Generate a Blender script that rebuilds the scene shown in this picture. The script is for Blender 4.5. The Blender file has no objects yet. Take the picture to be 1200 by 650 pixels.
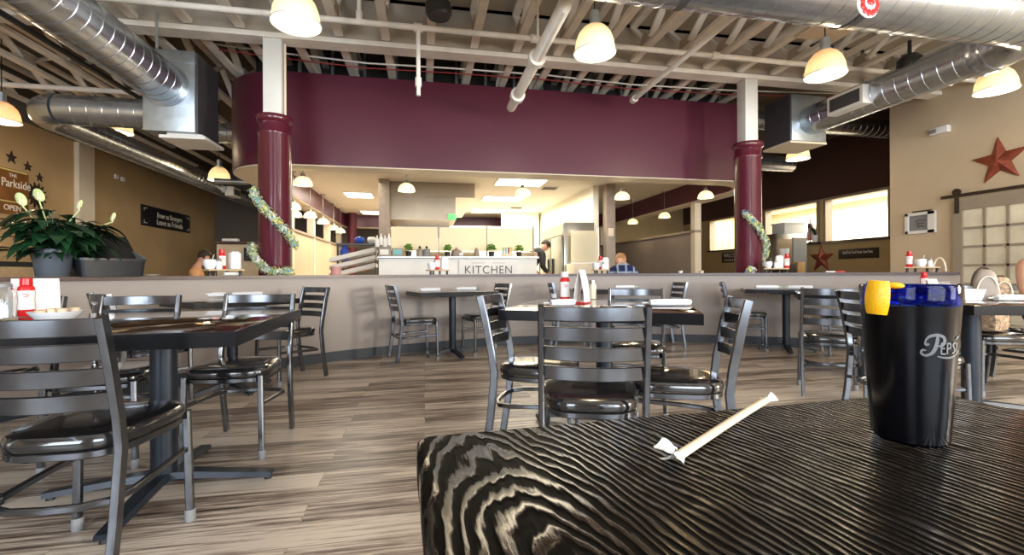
import bpy, bmesh, math, random
from mathutils import Vector, Matrix
random.seed(7)
PI = math.pi
C = bpy.context.scene.collection
SC = bpy.context.scene

# ------------------------------------------------------------------ camera, world, light, exposure
CAM_H, YAW, ROLL, F, HV = 0.93, math.radians(10.9), 0.005, 535.0, 320.5
cd = bpy.data.cameras.new('camera'); cam = bpy.data.objects.new('camera', cd); C.objects.link(cam)
cd.sensor_width = 36; cd.lens = 36 * F / 1200; cd.shift_y = (HV - 325) / 1200
cd.clip_start = 0.02; cd.clip_end = 100
cam.matrix_world = (Matrix.Translation((0, 0, CAM_H)) @ Matrix.Rotation(-YAW, 4, 'Z')
                    @ Matrix.Rotation(PI / 2, 4, 'X') @ Matrix.Rotation(-ROLL, 4, 'Z'))
SC.camera = cam
SC.view_settings.view_transform = 'Standard'; SC.view_settings.look = 'None'
SC.view_settings.exposure = 0.45; SC.view_settings.gamma = 1.0
try: SC.view_settings.use_curve_mapping = False
except Exception: pass
SC.cycles.use_denoising = True
SC.cycles.max_bounces = 7; SC.cycles.diffuse_bounces = 4; SC.cycles.glossy_bounces = 4
SC.cycles.transmission_bounces = 6; SC.cycles.sample_clamp_indirect = 6; SC.cycles.caustics_reflective = False
SC.cycles.caustics_refractive = False
W = bpy.data.worlds.new('sky'); SC.world = W; W.use_nodes = True
W.node_tree.nodes['Background'].inputs[0].default_value = (0.75, 0.85, 1.0, 1)
W.node_tree.nodes['Background'].inputs[1].default_value = 1.0

def area(name, loc, rot, sx, sy, power, col=(1, 1, 1)):
    l = bpy.data.lights.new(name, 'AREA'); l.shape = 'RECTANGLE'; l.size = sx; l.size_y = sy
    l.energy = power; l.color = col
    o = bpy.data.objects.new(name, l); C.objects.link(o); o.location = loc; o.rotation_euler = rot
    return o
# daylight at the three big shop windows behind the viewer, and an area light added in the room beyond the right hand openings
DAY = (0.82, 0.91, 1.0)
for wx, p in ((-3.4, 190), (1.2, 200), (5.3, 200)):
    area('window_daylight', (wx, -3.06, 1.75), (PI / 2 + 0.20, 0, 0), 2.6, 2.2, p, DAY)
area('side_shadow_light', (7.36, -1.2, 1.7), (0, PI / 2, 0), 1.3, 1.3, 330, (1.0, 0.93, 0.80))  # unseen side light, added to throw the chair shadows leftward
area('side_room_light', (11.3, 10.8, 3.0), (0, 0, 0), 2.4, 9.0, 760, (1.0, 0.94, 0.8))
area('kitchen_light', (2.15, 9.6, 2.62), (0, 0, 0), 1.7, 3.6, 85, (1.0, 0.91, 0.74))
area('rack_light', (-1.4, 9.6, 2.62), (0, 0, 0), 1.2, 3.0, 45, (1.0, 0.91, 0.74))
area('serving_light', (0.9, 12.2, 2.62), (0, 0, 0), 4.2, 1.6, 190, (1.0, 0.9, 0.72))

# ------------------------------------------------------------------ where a sight line meets a plane of the building
def ray(u, v):
    t = (u - ROLL * (v - HV) - 600) / F; e = (HV - v - ROLL * (u - 600)) / F
    return Vector((t * math.cos(YAW) + math.sin(YAW), -t * math.sin(YAW) + math.cos(YAW), e))
def on_z(u, v, z): r = ray(u, v); return r * ((z - CAM_H) / r.z) + Vector((0, 0, CAM_H))
def on_y(u, v, y): r = ray(u, v); return r * (y / r.y) + Vector((0, 0, CAM_H))
def on_x(u, v, x): r = ray(u, v); return r * (x / r.x) + Vector((0, 0, CAM_H))
def on_d(u, v, d): return ray(u, v) * d + Vector((0, 0, CAM_H))

# ------------------------------------------------------------------ materials
def mat(name, col, rough=0.5, metal=0.0, var=0.0, vscale=6.0, bump=0.0, bscale=40.0, emit=None, es=0.0, trans=0.0, coat=0.0,
        spec=None, ior=None, alpha=None, translucent=0.0):
    m = bpy.data.materials.new(name); m.use_nodes = True; nt = m.node_tree; b = nt.nodes['Principled BSDF']
    b.inputs['Base Color'].default_value = (*col, 1); b.inputs['Roughness'].default_value = rough
    b.inputs['Metallic'].default_value = metal
    if trans: b.inputs['Transmission Weight'].default_value = trans
    if coat: b.inputs['Coat Weight'].default_value = coat; b.inputs['Coat Roughness'].default_value = 0.05
    if spec is not None: b.inputs['Specular IOR Level'].default_value = spec
    if ior: b.inputs['IOR'].default_value = ior
    if emit: b.inputs['Emission Color'].default_value = (*emit, 1); b.inputs['Emission Strength'].default_value = es
    if var or bump:
        tc = nt.nodes.new('ShaderNodeTexCoord'); n = nt.nodes.new('ShaderNodeTexNoise')
        n.inputs['Scale'].default_value = vscale; n.inputs['Detail'].default_value = 5
        nt.links.new(tc.outputs['Object'], n.inputs['Vector'])
        if var:
            r = nt.nodes.new('ShaderNodeValToRGB')
            r.color_ramp.elements[0].position = 0.3; r.color_ramp.elements[1].position = 0.7
            r.color_ramp.elements[0].color = (*[c * (1 - var) for c in col], 1)
            r.color_ramp.elements[1].color = (*[min(1, c * (1 + var)) for c in col], 1)
            nt.links.new(n.outputs['Fac'], r.inputs['Fac']); nt.links.new(r.outputs['Color'], b.inputs['Base Color'])
        if bump:
            n2 = nt.nodes.new('ShaderNodeTexNoise'); n2.inputs['Scale'].default_value = bscale
            nt.links.new(tc.outputs['Object'], n2.inputs['Vector'])
            bp = nt.nodes.new('ShaderNodeBump'); bp.inputs['Strength'].default_value = bump; bp.inputs['Distance'].default_value = 0.01
            nt.links.new(n2.outputs['Fac'], bp.inputs['Height']); nt.links.new(bp.outputs['Normal'], b.inputs['Normal'])
    if translucent:
        out = nt.nodes['Material Output']; tl = nt.nodes.new('ShaderNodeBsdfTranslucent'); tl.inputs['Color'].default_value = (*col, 1)
        mx = nt.nodes.new('ShaderNodeMixShader'); mx.inputs['Fac'].default_value = translucent
        nt.links.new(b.outputs[0], mx.inputs[1]); nt.links.new(tl.outputs[0], mx.inputs[2]); nt.links.new(mx.outputs[0], out.inputs['Surface'])
    return m

def N(nt, kind, **kw):
    n = nt.nodes.new(kind)
    for k, v in kw.items():
        if k in n.inputs: n.inputs[k].default_value = v
        else: setattr(n, k, v)
    return n

def mat_floor():
    m = bpy.data.materials.new('vinyl_planks'); m.use_nodes = True; nt = m.node_tree; b = nt.nodes['Principled BSDF']; L = nt.links.new
    tc = N(nt, 'ShaderNodeTexCoord')
    br = N(nt, 'ShaderNodeTexBrick', Scale=1.0); br.offset = 0.37; br.offset_frequency = 2; br.squash = 1.0
    br.inputs['Brick Width'].default_value = 1.25; br.inputs['Row Height'].default_value = 0.152
    br.inputs['Mortar Size'].default_value = 0.0025; br.inputs['Mortar Smooth'].default_value = 0.1; br.inputs['Bias'].default_value = 0.0
    br.inputs['Color1'].default_value = (0, 0, 0, 1); br.inputs['Color2'].default_value = (1, 1, 1, 1); br.inputs['Mortar'].default_value = (0.3, 0.3, 0.3, 1)
    L(tc.outputs['Object'], br.inputs['Vector'])
    # grain drawn out along the planks, shifted from plank to plank
    sep = N(nt, 'ShaderNodeSeparateXYZ'); L(tc.outputs['Object'], sep.inputs[0])
    ad = N(nt, 'ShaderNodeMath', operation='MULTIPLY_ADD'); L(br.outputs['Color'], ad.inputs[0]); ad.inputs[1].default_value = 9.0; L(sep.outputs['X'], ad.inputs[2])
    cmb = N(nt, 'ShaderNodeCombineXYZ'); sx = N(nt, 'ShaderNodeMath', operation='MULTIPLY'); L(ad.outputs[0], sx.inputs[0]); sx.inputs[1].default_value = 2.6
    sy = N(nt, 'ShaderNodeMath', operation='MULTIPLY'); L(sep.outputs['Y'], sy.inputs[0]); sy.inputs[1].default_value = 48.0
    L(sx.outputs[0], cmb.inputs['X']); L(sy.outputs[0], cmb.inputs['Y']); L(br.outputs['Color'], cmb.inputs['Z'])
    n1 = N(nt, 'ShaderNodeTexNoise', Scale=1.0, Detail=6.0, Roughness=0.65); L(cmb.outputs[0], n1.inputs['Vector'])
    cm2 = N(nt, 'ShaderNodeCombineXYZ'); L(ad.outputs[0], cm2.inputs['X']); s2 = N(nt, 'ShaderNodeMath', operation='MULTIPLY'); L(sep.outputs['Y'], s2.inputs[0]); s2.inputs[1].default_value = 4.0
    L(s2.outputs[0], cm2.inputs['Y'])
    n2 = N(nt, 'ShaderNodeTexNoise', Scale=1.1, Detail=3.0); L(cm2.outputs[0], n2.inputs['Vector'])
    mx = N(nt, 'ShaderNodeMath', operation='MULTIPLY_ADD'); L(n1.outputs['Fac'], mx.inputs[0]); mx.inputs[1].default_value = 1.45
    m2 = N(nt, 'ShaderNodeMath', operation='MULTIPLY_ADD'); L(br.outputs['Color'], m2.inputs[0]); m2.inputs[1].default_value = 0.36; m2.inputs[2].default_value = -0.57
    L(m2.outputs[0], mx.inputs[2])
    m3 = N(nt, 'ShaderNodeMath', operation='MULTIPLY_ADD'); L(n2.outputs['Fac'], m3.inputs[0]); m3.inputs[1].default_value = 0.55; L(mx.outputs[0], m3.inputs[2])
    r = N(nt, 'ShaderNodeValToRGB'); L(m3.outputs[0], r.inputs['Fac']); e = r.color_ramp.elements
    e[0].position = 0.25; e[0].color = (0.042, 0.029, 0.022, 1); e[1].position = 0.72; e[1].color = (0.60, 0.51, 0.42, 1)
    k = e.new(0.42); k.color = (0.150, 0.107, 0.082, 1); k = e.new(0.55); k.color = (0.31, 0.245, 0.195, 1)
    L(r.outputs['Color'], b.inputs['Base Color'])
    b.inputs['Roughness'].default_value = 0.33
    bp = N(nt, 'ShaderNodeBump', Strength=0.25, Distance=0.004); L(n1.outputs['Fac'], bp.inputs['Height']); L(bp.outputs['Normal'], b.inputs['Normal'])
    return m

def mat_table_wood():
    m = bpy.data.materials.new('black_brushed_oak'); m.use_nodes = True; nt = m.node_tree; b = nt.nodes['Principled BSDF']; L = nt.links.new
    tc = N(nt, 'ShaderNodeTexCoord'); sep = N(nt, 'ShaderNodeSeparateXYZ'); L(tc.outputs['Object'], sep.inputs[0])
    def M(op, a, bb, c=None):
        n = N(nt, 'ShaderNodeMath', operation=op)
        for i, x in enumerate((a, bb, c)):
            if x is None: continue
            if hasattr(x, 'links') or hasattr(x, 'is_linked'): L(x, n.inputs[i])
            else: n.inputs[i].default_value = x
        return n.outputs[0]
    # growth rings of a log cut almost lengthwise: cathedral arches on the left board, straight lines to the right
    wob = N(nt, 'ShaderNodeTexNoise', Scale=1.0, Detail=3.0, Roughness=0.55)
    cw = N(nt, 'ShaderNodeCombineXYZ'); L(M('MULTIPLY', sep.outputs['X'], 15.0), cw.inputs['X']); L(M('MULTIPLY', sep.outputs['Y'], 6.0), cw.inputs['Y']); L(cw.outputs[0], wob.inputs['Vector'])
    X = M('ADD', M('SUBTRACT', sep.outputs['X'], -0.30), M('MULTIPLY', sep.outputs['Y'], 0.10))
    Y = M('MULTIPLY', M('SUBTRACT', sep.outputs['Y'], 0.05), 0.30)
    side = M('MULTIPLY', M('MAXIMUM', X, 0.0), 0.35)
    rr = M('SQRT', M('ADD', M('MULTIPLY', X, X), M('MULTIPLY', Y, Y)), 0.0)
    val = M('ADD', M('ADD', rr, M('MULTIPLY', wob.outputs['Fac'], 0.042)), side)
    st_ = N(nt, 'ShaderNodeTexNoise', Scale=1.0, Detail=2.0)
    cs = N(nt, 'ShaderNodeCombineXYZ'); L(M('MULTIPLY', sep.outputs['X'], 75.0), cs.inputs['X']); L(M('MULTIPLY', sep.outputs['Y'], 6.0), cs.inputs['Y']); L(cs.outputs[0], st_.inputs['Vector'])
    ph = M('ADD', M('MULTIPLY', val, 2 * PI * 80), M('MULTIPLY', st_.outputs['Fac'], 5.5))
    s = M('SINE', ph, 0.0)
    fine = N(nt, 'ShaderNodeTexNoise', Scale=1.0, Detail=5.0, Roughness=0.7)
    cf = N(nt, 'ShaderNodeCombineXYZ'); L(M('MULTIPLY', sep.outputs['X'], 420.0), cf.inputs['X']); L(M('MULTIPLY', sep.outputs['Y'], 28.0), cf.inputs['Y']); L(cf.outputs[0], fine.inputs['Vector'])
    patch = N(nt, 'ShaderNodeTexNoise', Scale=7.0, Detail=2.0); L(tc.outputs['Object'], patch.inputs['Vector'])
    sq = M('MULTIPLY', M('ADD', s, M('MULTIPLY', patch.outputs['Fac'], 0.6)), 0.9); th_ = M('TANH', M('MULTIPLY', sq, 1.6), 0.0)
    amp = M('MAXIMUM', M('MULTIPLY', M('ADD', M('SUBTRACT', patch.outputs['Fac'], 0.55), M('MULTIPLY', st_.outputs['Fac'], 0.65)), 1.9), 0.30)
    hgt = M('ADD', M('MULTIPLY', M('MULTIPLY', th_, amp), 0.95), M('MULTIPLY', fine.outputs['Fac'], 0.16))
    bp = N(nt, 'ShaderNodeBump', Strength=1.0, Distance=0.0026); L(hgt, bp.inputs['Height']); L(bp.outputs['Normal'], b.inputs['Normal'])
    r = N(nt, 'ShaderNodeValToRGB'); e = r.color_ramp.elements
    mixv = M('ADD', M('MULTIPLY', s, 0.22), M('MULTIPLY', patch.outputs['Fac'], 0.9))
    L(mixv, r.inputs['Fac']); e[0].position = 0.25; e[0].color = (0.004, 0.0035, 0.003, 1); e[1].position = 0.85; e[1].color = (0.014, 0.010, 0.007, 1)
    L(r.outputs['Color'], b.inputs['Base Color'])
    mask = M('ADD', M('MULTIPLY', s, M('MULTIPLY_ADD', amp, 0.6, 0.45)), M('MULTIPLY', M('SUBTRACT', fine.outputs['Fac'], 0.5), 1.6))
    rm = N(nt, 'ShaderNodeMapRange'); L(mask, rm.inputs['Value']); rm.inputs['From Min'].default_value = -0.1; rm.inputs['From Max'].default_value = 0.6; b.inputs['Specular Tint'].default_value = (1.0, 0.86, 0.62, 1); rm.inputs['To Min'].default_value = 0.55; rm.inputs['To Max'].default_value = 0.09  # gold tint puts warm room reflections into the highlights
    L(rm.outputs[0], b.inputs['Roughness']);     sm = N(nt, 'ShaderNodeMapRange'); L(mask, sm.inputs['Value']); sm.inputs['From Min'].default_value = 0.15; sm.inputs['From Max'].default_value = 1.0
    sm.inputs['To Min'].default_value = 0.02; sm.inputs['To Max'].default_value = 1.0; L(sm.outputs[0], b.inputs['Specular IOR Level'])
    return m

def mat_plaid():
    m = bpy.data.materials.new('navy_plaid'); m.use_nodes = True; nt = m.node_tree; b = nt.nodes['Principled BSDF']; L = nt.links.new
    tc = N(nt, 'ShaderNodeTexCoord'); sep = N(nt, 'ShaderNodeSeparateXYZ'); L(tc.outputs['Object'], sep.inputs[0])
    o = []
    for ax in ('X', 'Z'):
        a = N(nt, 'ShaderNodeMath', operation='MULTIPLY'); L(sep.outputs[ax], a.inputs[0]); a.inputs[1].default_value = 2 * PI / 0.13
        s = N(nt, 'ShaderNodeMath', operation='SINE'); L(a.outputs[0], s.inputs[0]); o.append(s.outputs[0])
    ad = N(nt, 'ShaderNodeMath', operation='MAXIMUM'); L(o[0], ad.inputs[0]); L(o[1], ad.inputs[1])
    r = N(nt, 'ShaderNodeValToRGB'); mr = N(nt, 'ShaderNodeMapRange'); L(ad.outputs[0], mr.inputs['Value']); mr.inputs['From Min'].default_value = -1; mr.inputs['From Max'].default_value = 1
    L(mr.outputs[0], r.inputs['Fac']); e = r.color_ramp.elements; e[0].position = 0.80; e[0].color = (0.010, 0.018, 0.085, 1); e[1].position = 0.99; e[1].color = (0.35, 0.42, 0.55, 1)
    L(r.outputs['Color'], b.inputs['Base Color']); b.inputs['Roughness'].default_value = 0.9
    return m

MT = dict(
    floor=mat_floor(), nearwood=mat_table_wood(), plaid=mat_plaid(),
    beige=mat('beige_wall_paint', (0.62, 0.50, 0.345), 0.75, var=0.04, vscale=2),
    tan=mat('tan_wall_paint', (0.50, 0.345, 0.175), 0.75, var=0.05, vscale=2),
    olive=mat('ochre_wall_paint', (0.52, 0.38, 0.19), 0.75, var=0.05, vscale=2),
    brown=mat('dark_brown_wall_paint', (0.085, 0.038, 0.03), 0.6, var=0.06, vscale=2),
    greybrown=mat('grey_brown_wall_paint', (0.15, 0.125, 0.10), 0.7, var=0.05, vscale=2),
    halfwall=mat('taupe_wall_paint', (0.31, 0.262, 0.232), 0.42, var=0.07, vscale=1.6),
    cap=mat('dark_cap_wood', (0.075, 0.04, 0.035), 0.3, var=0.25, vscale=9),
    basebd=mat('slate_vinyl_base', (0.022, 0.027, 0.036), 0.45, var=0.1),
    maroon=mat('maroon_wall_paint', (0.090, 0.0125, 0.029), 0.36, var=0.05, vscale=1.5),
    maroongloss=mat('maroon_gloss_paint', (0.098, 0.0115, 0.026), 0.2, var=0.05, vscale=2, coat=0.4),
    cream=mat('cream_paint', (0.78, 0.68, 0.53), 0.55, var=0.05, vscale=3),
    truss=mat('cream_truss_paint', (0.86, 0.81, 0.73), 0.65, var=0.10, vscale=5),
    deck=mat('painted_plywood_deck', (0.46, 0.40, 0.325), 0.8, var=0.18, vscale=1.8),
    shadedeck=mat('shaded_plywood_deck', (0.105, 0.080, 0.058), 0.85, var=0.25, vscale=2),  # shade behind the girder put into the deck colour
    white=mat('white_paint', (0.83, 0.81, 0.76), 0.5, var=0.03),
    whitewarm=mat('white_kitchen_wall', (0.86, 0.83, 0.70), 0.5, var=0.03),
    postwhite=mat('white_post_paint', (0.76, 0.75, 0.70), 0.5, var=0.04),
    tile=mat('white_ceiling_tile', (0.86, 0.80, 0.70), 0.85, var=0.03, vscale=8),
    duct=mat('galvanised_duct', (0.54, 0.60, 0.67), 0.25, 0.93, var=0.10, vscale=7),
    sheet=mat('galvanised_sheet', (0.52, 0.58, 0.62), 0.38, 0.85, var=0.16, vscale=9),
    darkmetal=mat('dark_dull_metal', (0.10, 0.10, 0.105), 0.5, 0.5, var=0.1),
    steel=mat('stainless_steel', (0.44, 0.43, 0.39), 0.28, 0.95, var=0.05),
    fridgesteel=mat('dull_refrigerator_steel', (0.20, 0.20, 0.165), 0.32, 0.6, var=0.15, vscale=4),
    hood=mat('brushed_hood_steel', (0.34, 0.275, 0.20), 0.36, 0.75, var=0.05),
    chair=mat('gunmetal_chair_steel', (0.135, 0.143, 0.158), 0.20, 0.95, var=0.15, vscale=14),
    vinyl=mat('black_vinyl', (0.010, 0.010, 0.011), 0.16, var=0.2, vscale=20, coat=0.8),
    glide=mat('grey_plastic_glide', (0.22, 0.225, 0.23), 0.5, var=0.05),
    ttop=mat('dark_laminate_top', (0.040, 0.018, 0.013), 0.07, var=0.3, vscale=12, coat=0.6),
    tedge=mat('black_table_edge', (0.006, 0.0065, 0.008), 0.2, var=0.2, spec=0.22),
    iron=mat('black_cast_iron', (0.016, 0.022, 0.032), 0.38, 0.35, var=0.2, vscale=20),
    black=mat('black_plastic', (0.012, 0.012, 0.013), 0.35, var=0.1),
    charcoal=mat('charcoal_plastic', (0.012, 0.014, 0.018), 0.35, var=0.15),
    red=mat('red_plastic', (0.62, 0.012, 0.015), 0.28, var=0.08),
    paper=mat('white_paper', (0.84, 0.83, 0.80), 0.7, var=0.03),
    napkin=mat('white_napkin', (0.84, 0.84, 0.86), 0.85, var=0.05, vscale=30),
    creampaper=mat('cream_paper', (0.80, 0.70, 0.52), 0.7, var=0.05),
    ceramic=mat('white_china', (0.85, 0.86, 0.88), 0.15, var=0.02),
    glass=mat('clear_glass', (0.95, 0.97, 0.97), 0.04, trans=1.0, ior=1.45),
    pane=mat('hazy_pane', (0.72, 0.67, 0.52), 0.18, var=0.18, vscale=2.5),  # hazy bright reflection put into the pane colour
    doorwood=mat('taupe_door_paint', (0.33, 0.27, 0.205), 0.5, var=0.05),
    screen=mat('frosted_acrylic_screen', (0.92, 0.87, 0.70), 0.3, translucent=0.55),
    rust=mat('rust_red_tin', (0.27, 0.060, 0.032), 0.45, 0.25, var=0.3, vscale=9),
    darktin=mat('dark_bronze_tin', (0.045, 0.028, 0.018), 0.5, 0.4, var=0.2),
    poster=mat('rust_brown_poster', (0.22, 0.085, 0.018), 0.5, var=0.25, vscale=3),
    letter=mat('off_white_letter', (0.88, 0.84, 0.72), 0.6),
    letterdark=mat('charcoal_letter', (0.06, 0.055, 0.055), 0.6),
    woodtray=mat('pale_wood', (0.55, 0.40, 0.24), 0.55, var=0.15, vscale=12),
    leaf=mat('glossy_leaf', (0.012, 0.048, 0.018), 0.28, var=0.5, vscale=8),
    spathe=mat('pale_green_spathe', (0.62, 0.74, 0.34), 0.45, var=0.2, vscale=14),
    herb=mat('bright_herb_leaf', (0.12, 0.26, 0.035), 0.5, var=0.5, vscale=30),
    pot=mat('grey_plastic_pot', (0.085, 0.10, 0.12), 0.35, var=0.1),
    soil=mat('dark_soil', (0.03, 0.02, 0.014), 0.95, bump=0.6),
    skin=mat('skin', (0.60, 0.32, 0.21), 0.5, var=0.06, vscale=14),
    hairdark=mat('dark_hair', (0.03, 0.016, 0.01), 0.6, bump=0.5, bscale=90),
    hairginger=mat('ginger_hair', (0.40, 0.20, 0.075), 0.6, bump=0.5, bscale=90),
    orange=mat('orange_cloth', (0.72, 0.36, 0.17), 0.9, var=0.06),
    darkcloth=mat('dark_cloth', (0.018, 0.018, 0.02), 0.85, var=0.2),
    denim=mat('blue_denim', (0.06, 0.09, 0.17), 0.9, var=0.2, vscale=30),
    bag=mat('taupe_leather', (0.33, 0.265, 0.215), 0.5, var=0.15, vscale=8),
    blue=mat('blue_plastic', (0.03, 0.09, 0.50), 0.35, var=0.1),
    cupblue=mat('cobalt_clear_plastic', (0.03, 0.10, 0.85), 0.05, trans=1.0, ior=1.2),
    cupdark=mat('cola_filled_cup_wall', (0.002, 0.002, 0.003), 0.2, var=0.3, vscale=90, spec=0.25),
    cola=mat('cola', (0.010, 0.0035, 0.002), 0.12, var=0.3, vscale=60),
    logo=mat('pale_grey_print', (0.11, 0.108, 0.108), 0.5),
    lemon=mat('lemon_rind', (0.86, 0.44, 0.006), 0.38, var=0.12, vscale=60, bump=0.12, bscale=500),
    lemonflesh=mat('lemon_flesh', (0.72, 0.47, 0.03), 0.3, var=0.3, vscale=120),
    straw=mat('straw_paper', (0.80, 0.62, 0.43), 0.6, var=0.06, vscale=60),
    bulb=mat('lamp_bulb', (1, 0.9, 0.7), 0.5, emit=(1.0, 0.80, 0.50), es=7.0),
    shade=mat('ribbed_acrylic_shade', (0.86, 0.73, 0.50), 0.3, emit=(1.0, 0.66, 0.30), es=0.05, translucent=0.14),
    shadewarm=mat('ribbed_acrylic_amber_shade', (0.86, 0.58, 0.36), 0.3, emit=(1.0, 0.50, 0.20), es=0.10, translucent=0.14),
    shadesmall=mat('small_glass_shade', (0.92, 0.84, 0.62), 0.3, emit=(1.0, 0.80, 0.45), es=0.25, translucent=0.15),
    panel=mat('lit_ceiling_panel', (1, 1, 1), 0.5, emit=(1.0, 0.96, 0.84), es=3.2),
    green=mat('green_lit_sign', (0.1, 0.6, 0.15), 0.5, emit=(0.12, 0.75, 0.18), es=0.8),
    redpipe=mat('red_conduit', (0.30, 0.03, 0.03), 0.5, var=0.1),
    blackpipe=mat('black_pipe', (0.02, 0.02, 0.02), 0.5, var=0.1),
    orangepipe=mat('orange_strap', (0.75, 0.35, 0.05), 0.5, var=0.1),
    gar0=mat('garland_blue', (0.25, 0.50, 0.72), 0.5), gar1=mat('garland_yellow', (0.80, 0.72, 0.25), 0.5),
    gar2=mat('garland_green', (0.45, 0.62, 0.38), 0.5), gar3=mat('garland_white', (0.82, 0.80, 0.74), 0.5),
    teal=mat('teal_card', (0.22, 0.52, 0.52), 0.6), pink=mat('pink_tub', (0.8, 0.45, 0.45), 0.5),
    greencrate=mat('green_crate', (0.03, 0.22, 0.12), 0.5),
    cardboard=mat('cardboard', (0.55, 0.33, 0.12), 0.8, var=0.1),
    leopard=mat('leopard_cloth', (0.36, 0.25, 0.16), 0.8, var=0.75, vscale=42),
)

# ------------------------------------------------------------------ mesh building
class MB:
    def __init__(self): self.bm = bmesh.new()
    def box(self, c, s, rot=None, bev=0.0):
        M4 = Matrix.Translation(Vector(c)) @ (rot.to_4x4() if rot is not None else Matrix.Identity(4))
        r = bmesh.ops.create_cube(self.bm, size=1.0, matrix=M4 @ Matrix.Diagonal((*s, 1)))
        if bev:
            es = list({e for v in r['verts'] for e in v.link_edges})
            bmesh.ops.bevel(self.bm, geom=es, offset=bev, segments=2, affect='EDGES', profile=0.6)
        return self
    def sweep(self, pts, prof, closed=False, up=(0, 0, 1), scales=None, cap=True):
        pts = [Vector(p) for p in pts]; n = len(pts); rings = []; up = Vector(up)
        for i, p in enumerate(pts):
            a = pts[(i - 1) % n] if (closed or i > 0) else p; b = pts[(i + 1) % n] if (closed or i < n - 1) else p
            t = (b - a).normalized(); s = t.cross(up)
            if s.length < 1e-4: s = t.cross(Vector((0, 1, 0)))
            if s.length < 1e-4: s = t.cross(Vector((1, 0, 0)))
            s.normalize(); w = s.cross(t).normalized(); k = scales[i] if scales else 1.0
            rings.append([self.bm.verts.new(p + s * q[0] * k + w * q[1] * k) for q in prof])
        m = len(prof)
        for i in range(n if closed else n - 1):
            A, B = rings[i], rings[(i + 1) % n]
            for j in range(m): self.bm.faces.new((A[j], A[(j + 1) % m], B[(j + 1) % m], B[j]))
        if not closed and cap:
            self.bm.faces.new(rings[0][::-1]); self.bm.faces.new(rings[-1])
        return self
    def tube(self, pts, r, seg=10, closed=False, scales=None, flat=1.0):
        return self.sweep(pts, [(r * math.cos(2 * PI * i / seg), r * flat * math.sin(2 * PI * i / seg)) for i in range(seg)], closed, scales=scales)
    def bar(self, pts, w, h, closed=False, up=(0, 0, 1)):
        b = min(w, h) * 0.22
        p = [(w / 2, -h / 2 + b), (w / 2, h / 2 - b), (w / 2 - b, h / 2), (-w / 2 + b, h / 2), (-w / 2, h / 2 - b), (-w / 2, -h / 2 + b), (-w / 2 + b, -h / 2), (w / 2 - b, -h / 2)]
        return self.sweep(pts, p, closed, up)
    def lathe(self, prof, c=(0, 0, 0), seg=24, axis='Z', cap=True, a0=0.0, a1=2 * PI):
        c = Vector(c); rings = []; full = abs(a1 - a0 - 2 * PI) < 1e-6; k = seg if full else seg + 1
        for r, z in prof:
            ring = []
            for i in range(k):
                a = a0 + (a1 - a0) * i / seg; x, y = r * math.cos(a), r * math.sin(a)
                v = Vector((x, y, z)) if axis == 'Z' else (Vector((x, z, y)) if axis == 'Y' else Vector((z, x, y)))
                ring.append(self.bm.verts.new(c + v))
            rings.append(ring)
        for A, B in zip(rings, rings[1:]):
            for j in range(seg):
                self.bm.faces.new((A[j], A[(j + 1) % k], B[(j + 1) % k], B[j]))
        if cap and full:
            if prof[0][0] > 1e-5: self.bm.faces.new(rings[0][::-1])
            if prof[-1][0] > 1e-5: self.bm.faces.new(rings[-1])
        return self
    def prism(self, poly, z0, z1):
        A = [self.bm.verts.new((x, y, z0)) for x, y in poly]; B = [self.bm.verts.new((x, y, z1)) for x, y in poly]; n = len(poly)
        self.bm.faces.new(A[::-1]); self.bm.faces.new(B)
        for i in range(n): self.bm.faces.new((A[i], A[(i + 1) % n], B[(i + 1) % n], B[i]))
        return self
    def ring(self, outer, inner, z0, z1):
        n = len(outer); V = [[self.bm.verts.new((x, y, z)) for x, y in P] for P in (outer, inner) for z in (z0, z1)]
        o0, o1, i0, i1 = V
        for k in range(n):
            j = (k + 1) % n
            self.bm.faces.new((o0[k], o0[j], o1[j], o1[k])); self.bm.faces.new((i0[j], i0[k], i1[k], i1[j]))
            self.bm.faces.new((o1[k], o1[j], i1[j], i1[k])); self.bm.faces.new((o0[j], o0[k], i0[k], i0[j]))
        return self
    def ball(self, c, r, sc=(1, 1, 1), seg=16, rings=10):
        bmesh.ops.create_uvsphere(self.bm, u_segments=seg, v_segments=rings, radius=r, matrix=Matrix.Translation(Vector(c)) @ Matrix.Diagonal((*sc, 1)))
        return self
    def face(self, pts): self.bm.faces.new([self.bm.verts.new(p) for p in pts]); return self
    def xf(self, M4): bmesh.ops.transform(self.bm, matrix=M4, verts=self.bm.verts); return self

def obj(name, mb, m, parent=None, smooth=True, loc=None, rotz=None):
    bmesh.ops.remove_doubles(mb.bm, verts=mb.bm.verts, dist=1e-6)
    bmesh.ops.recalc_face_normals(mb.bm, faces=mb.bm.faces)
    me = bpy.data.meshes.new(name); mb.bm.to_mesh(me); mb.bm.free()
    ms = m if isinstance(m, (list, tuple)) else [m]
    for q in ms: me.materials.append(MT[q] if isinstance(q, str) else q)
    if smooth:
        for p in me.polygons: p.use_smooth = True
        try: me.set_sharp_from_angle(angle=math.radians(38))
        except Exception: pass
    o = bpy.data.objects.new(name, me); C.objects.link(o)
    if parent is not None: o.parent = parent
    if loc is not None: o.location = loc
    if rotz is not None: o.rotation_euler = (0, 0, rotz)
    return o
def tag(o, label, cat, group=None, kind=None):
    o['label'] = label; o['category'] = cat
    if group: o['group'] = group
    if kind: o['kind'] = kind
    return o
def thing(name, label, cat, loc=(0, 0, 0), rotz=0.0, group=None):
    o = bpy.data.objects.new(name, None); o.empty_display_size = 0.05; C.objects.link(o); o.location = loc; o.rotation_euler = (0, 0, rotz)
    return tag(o, label, cat, group)
def struct(name, mb, m, parent=None, label=None, smooth=False):
    o = obj(name, mb, m, parent, smooth)
    if parent is None: o['kind'] = 'structure'
    if label: o['label'] = label
    return o
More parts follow.
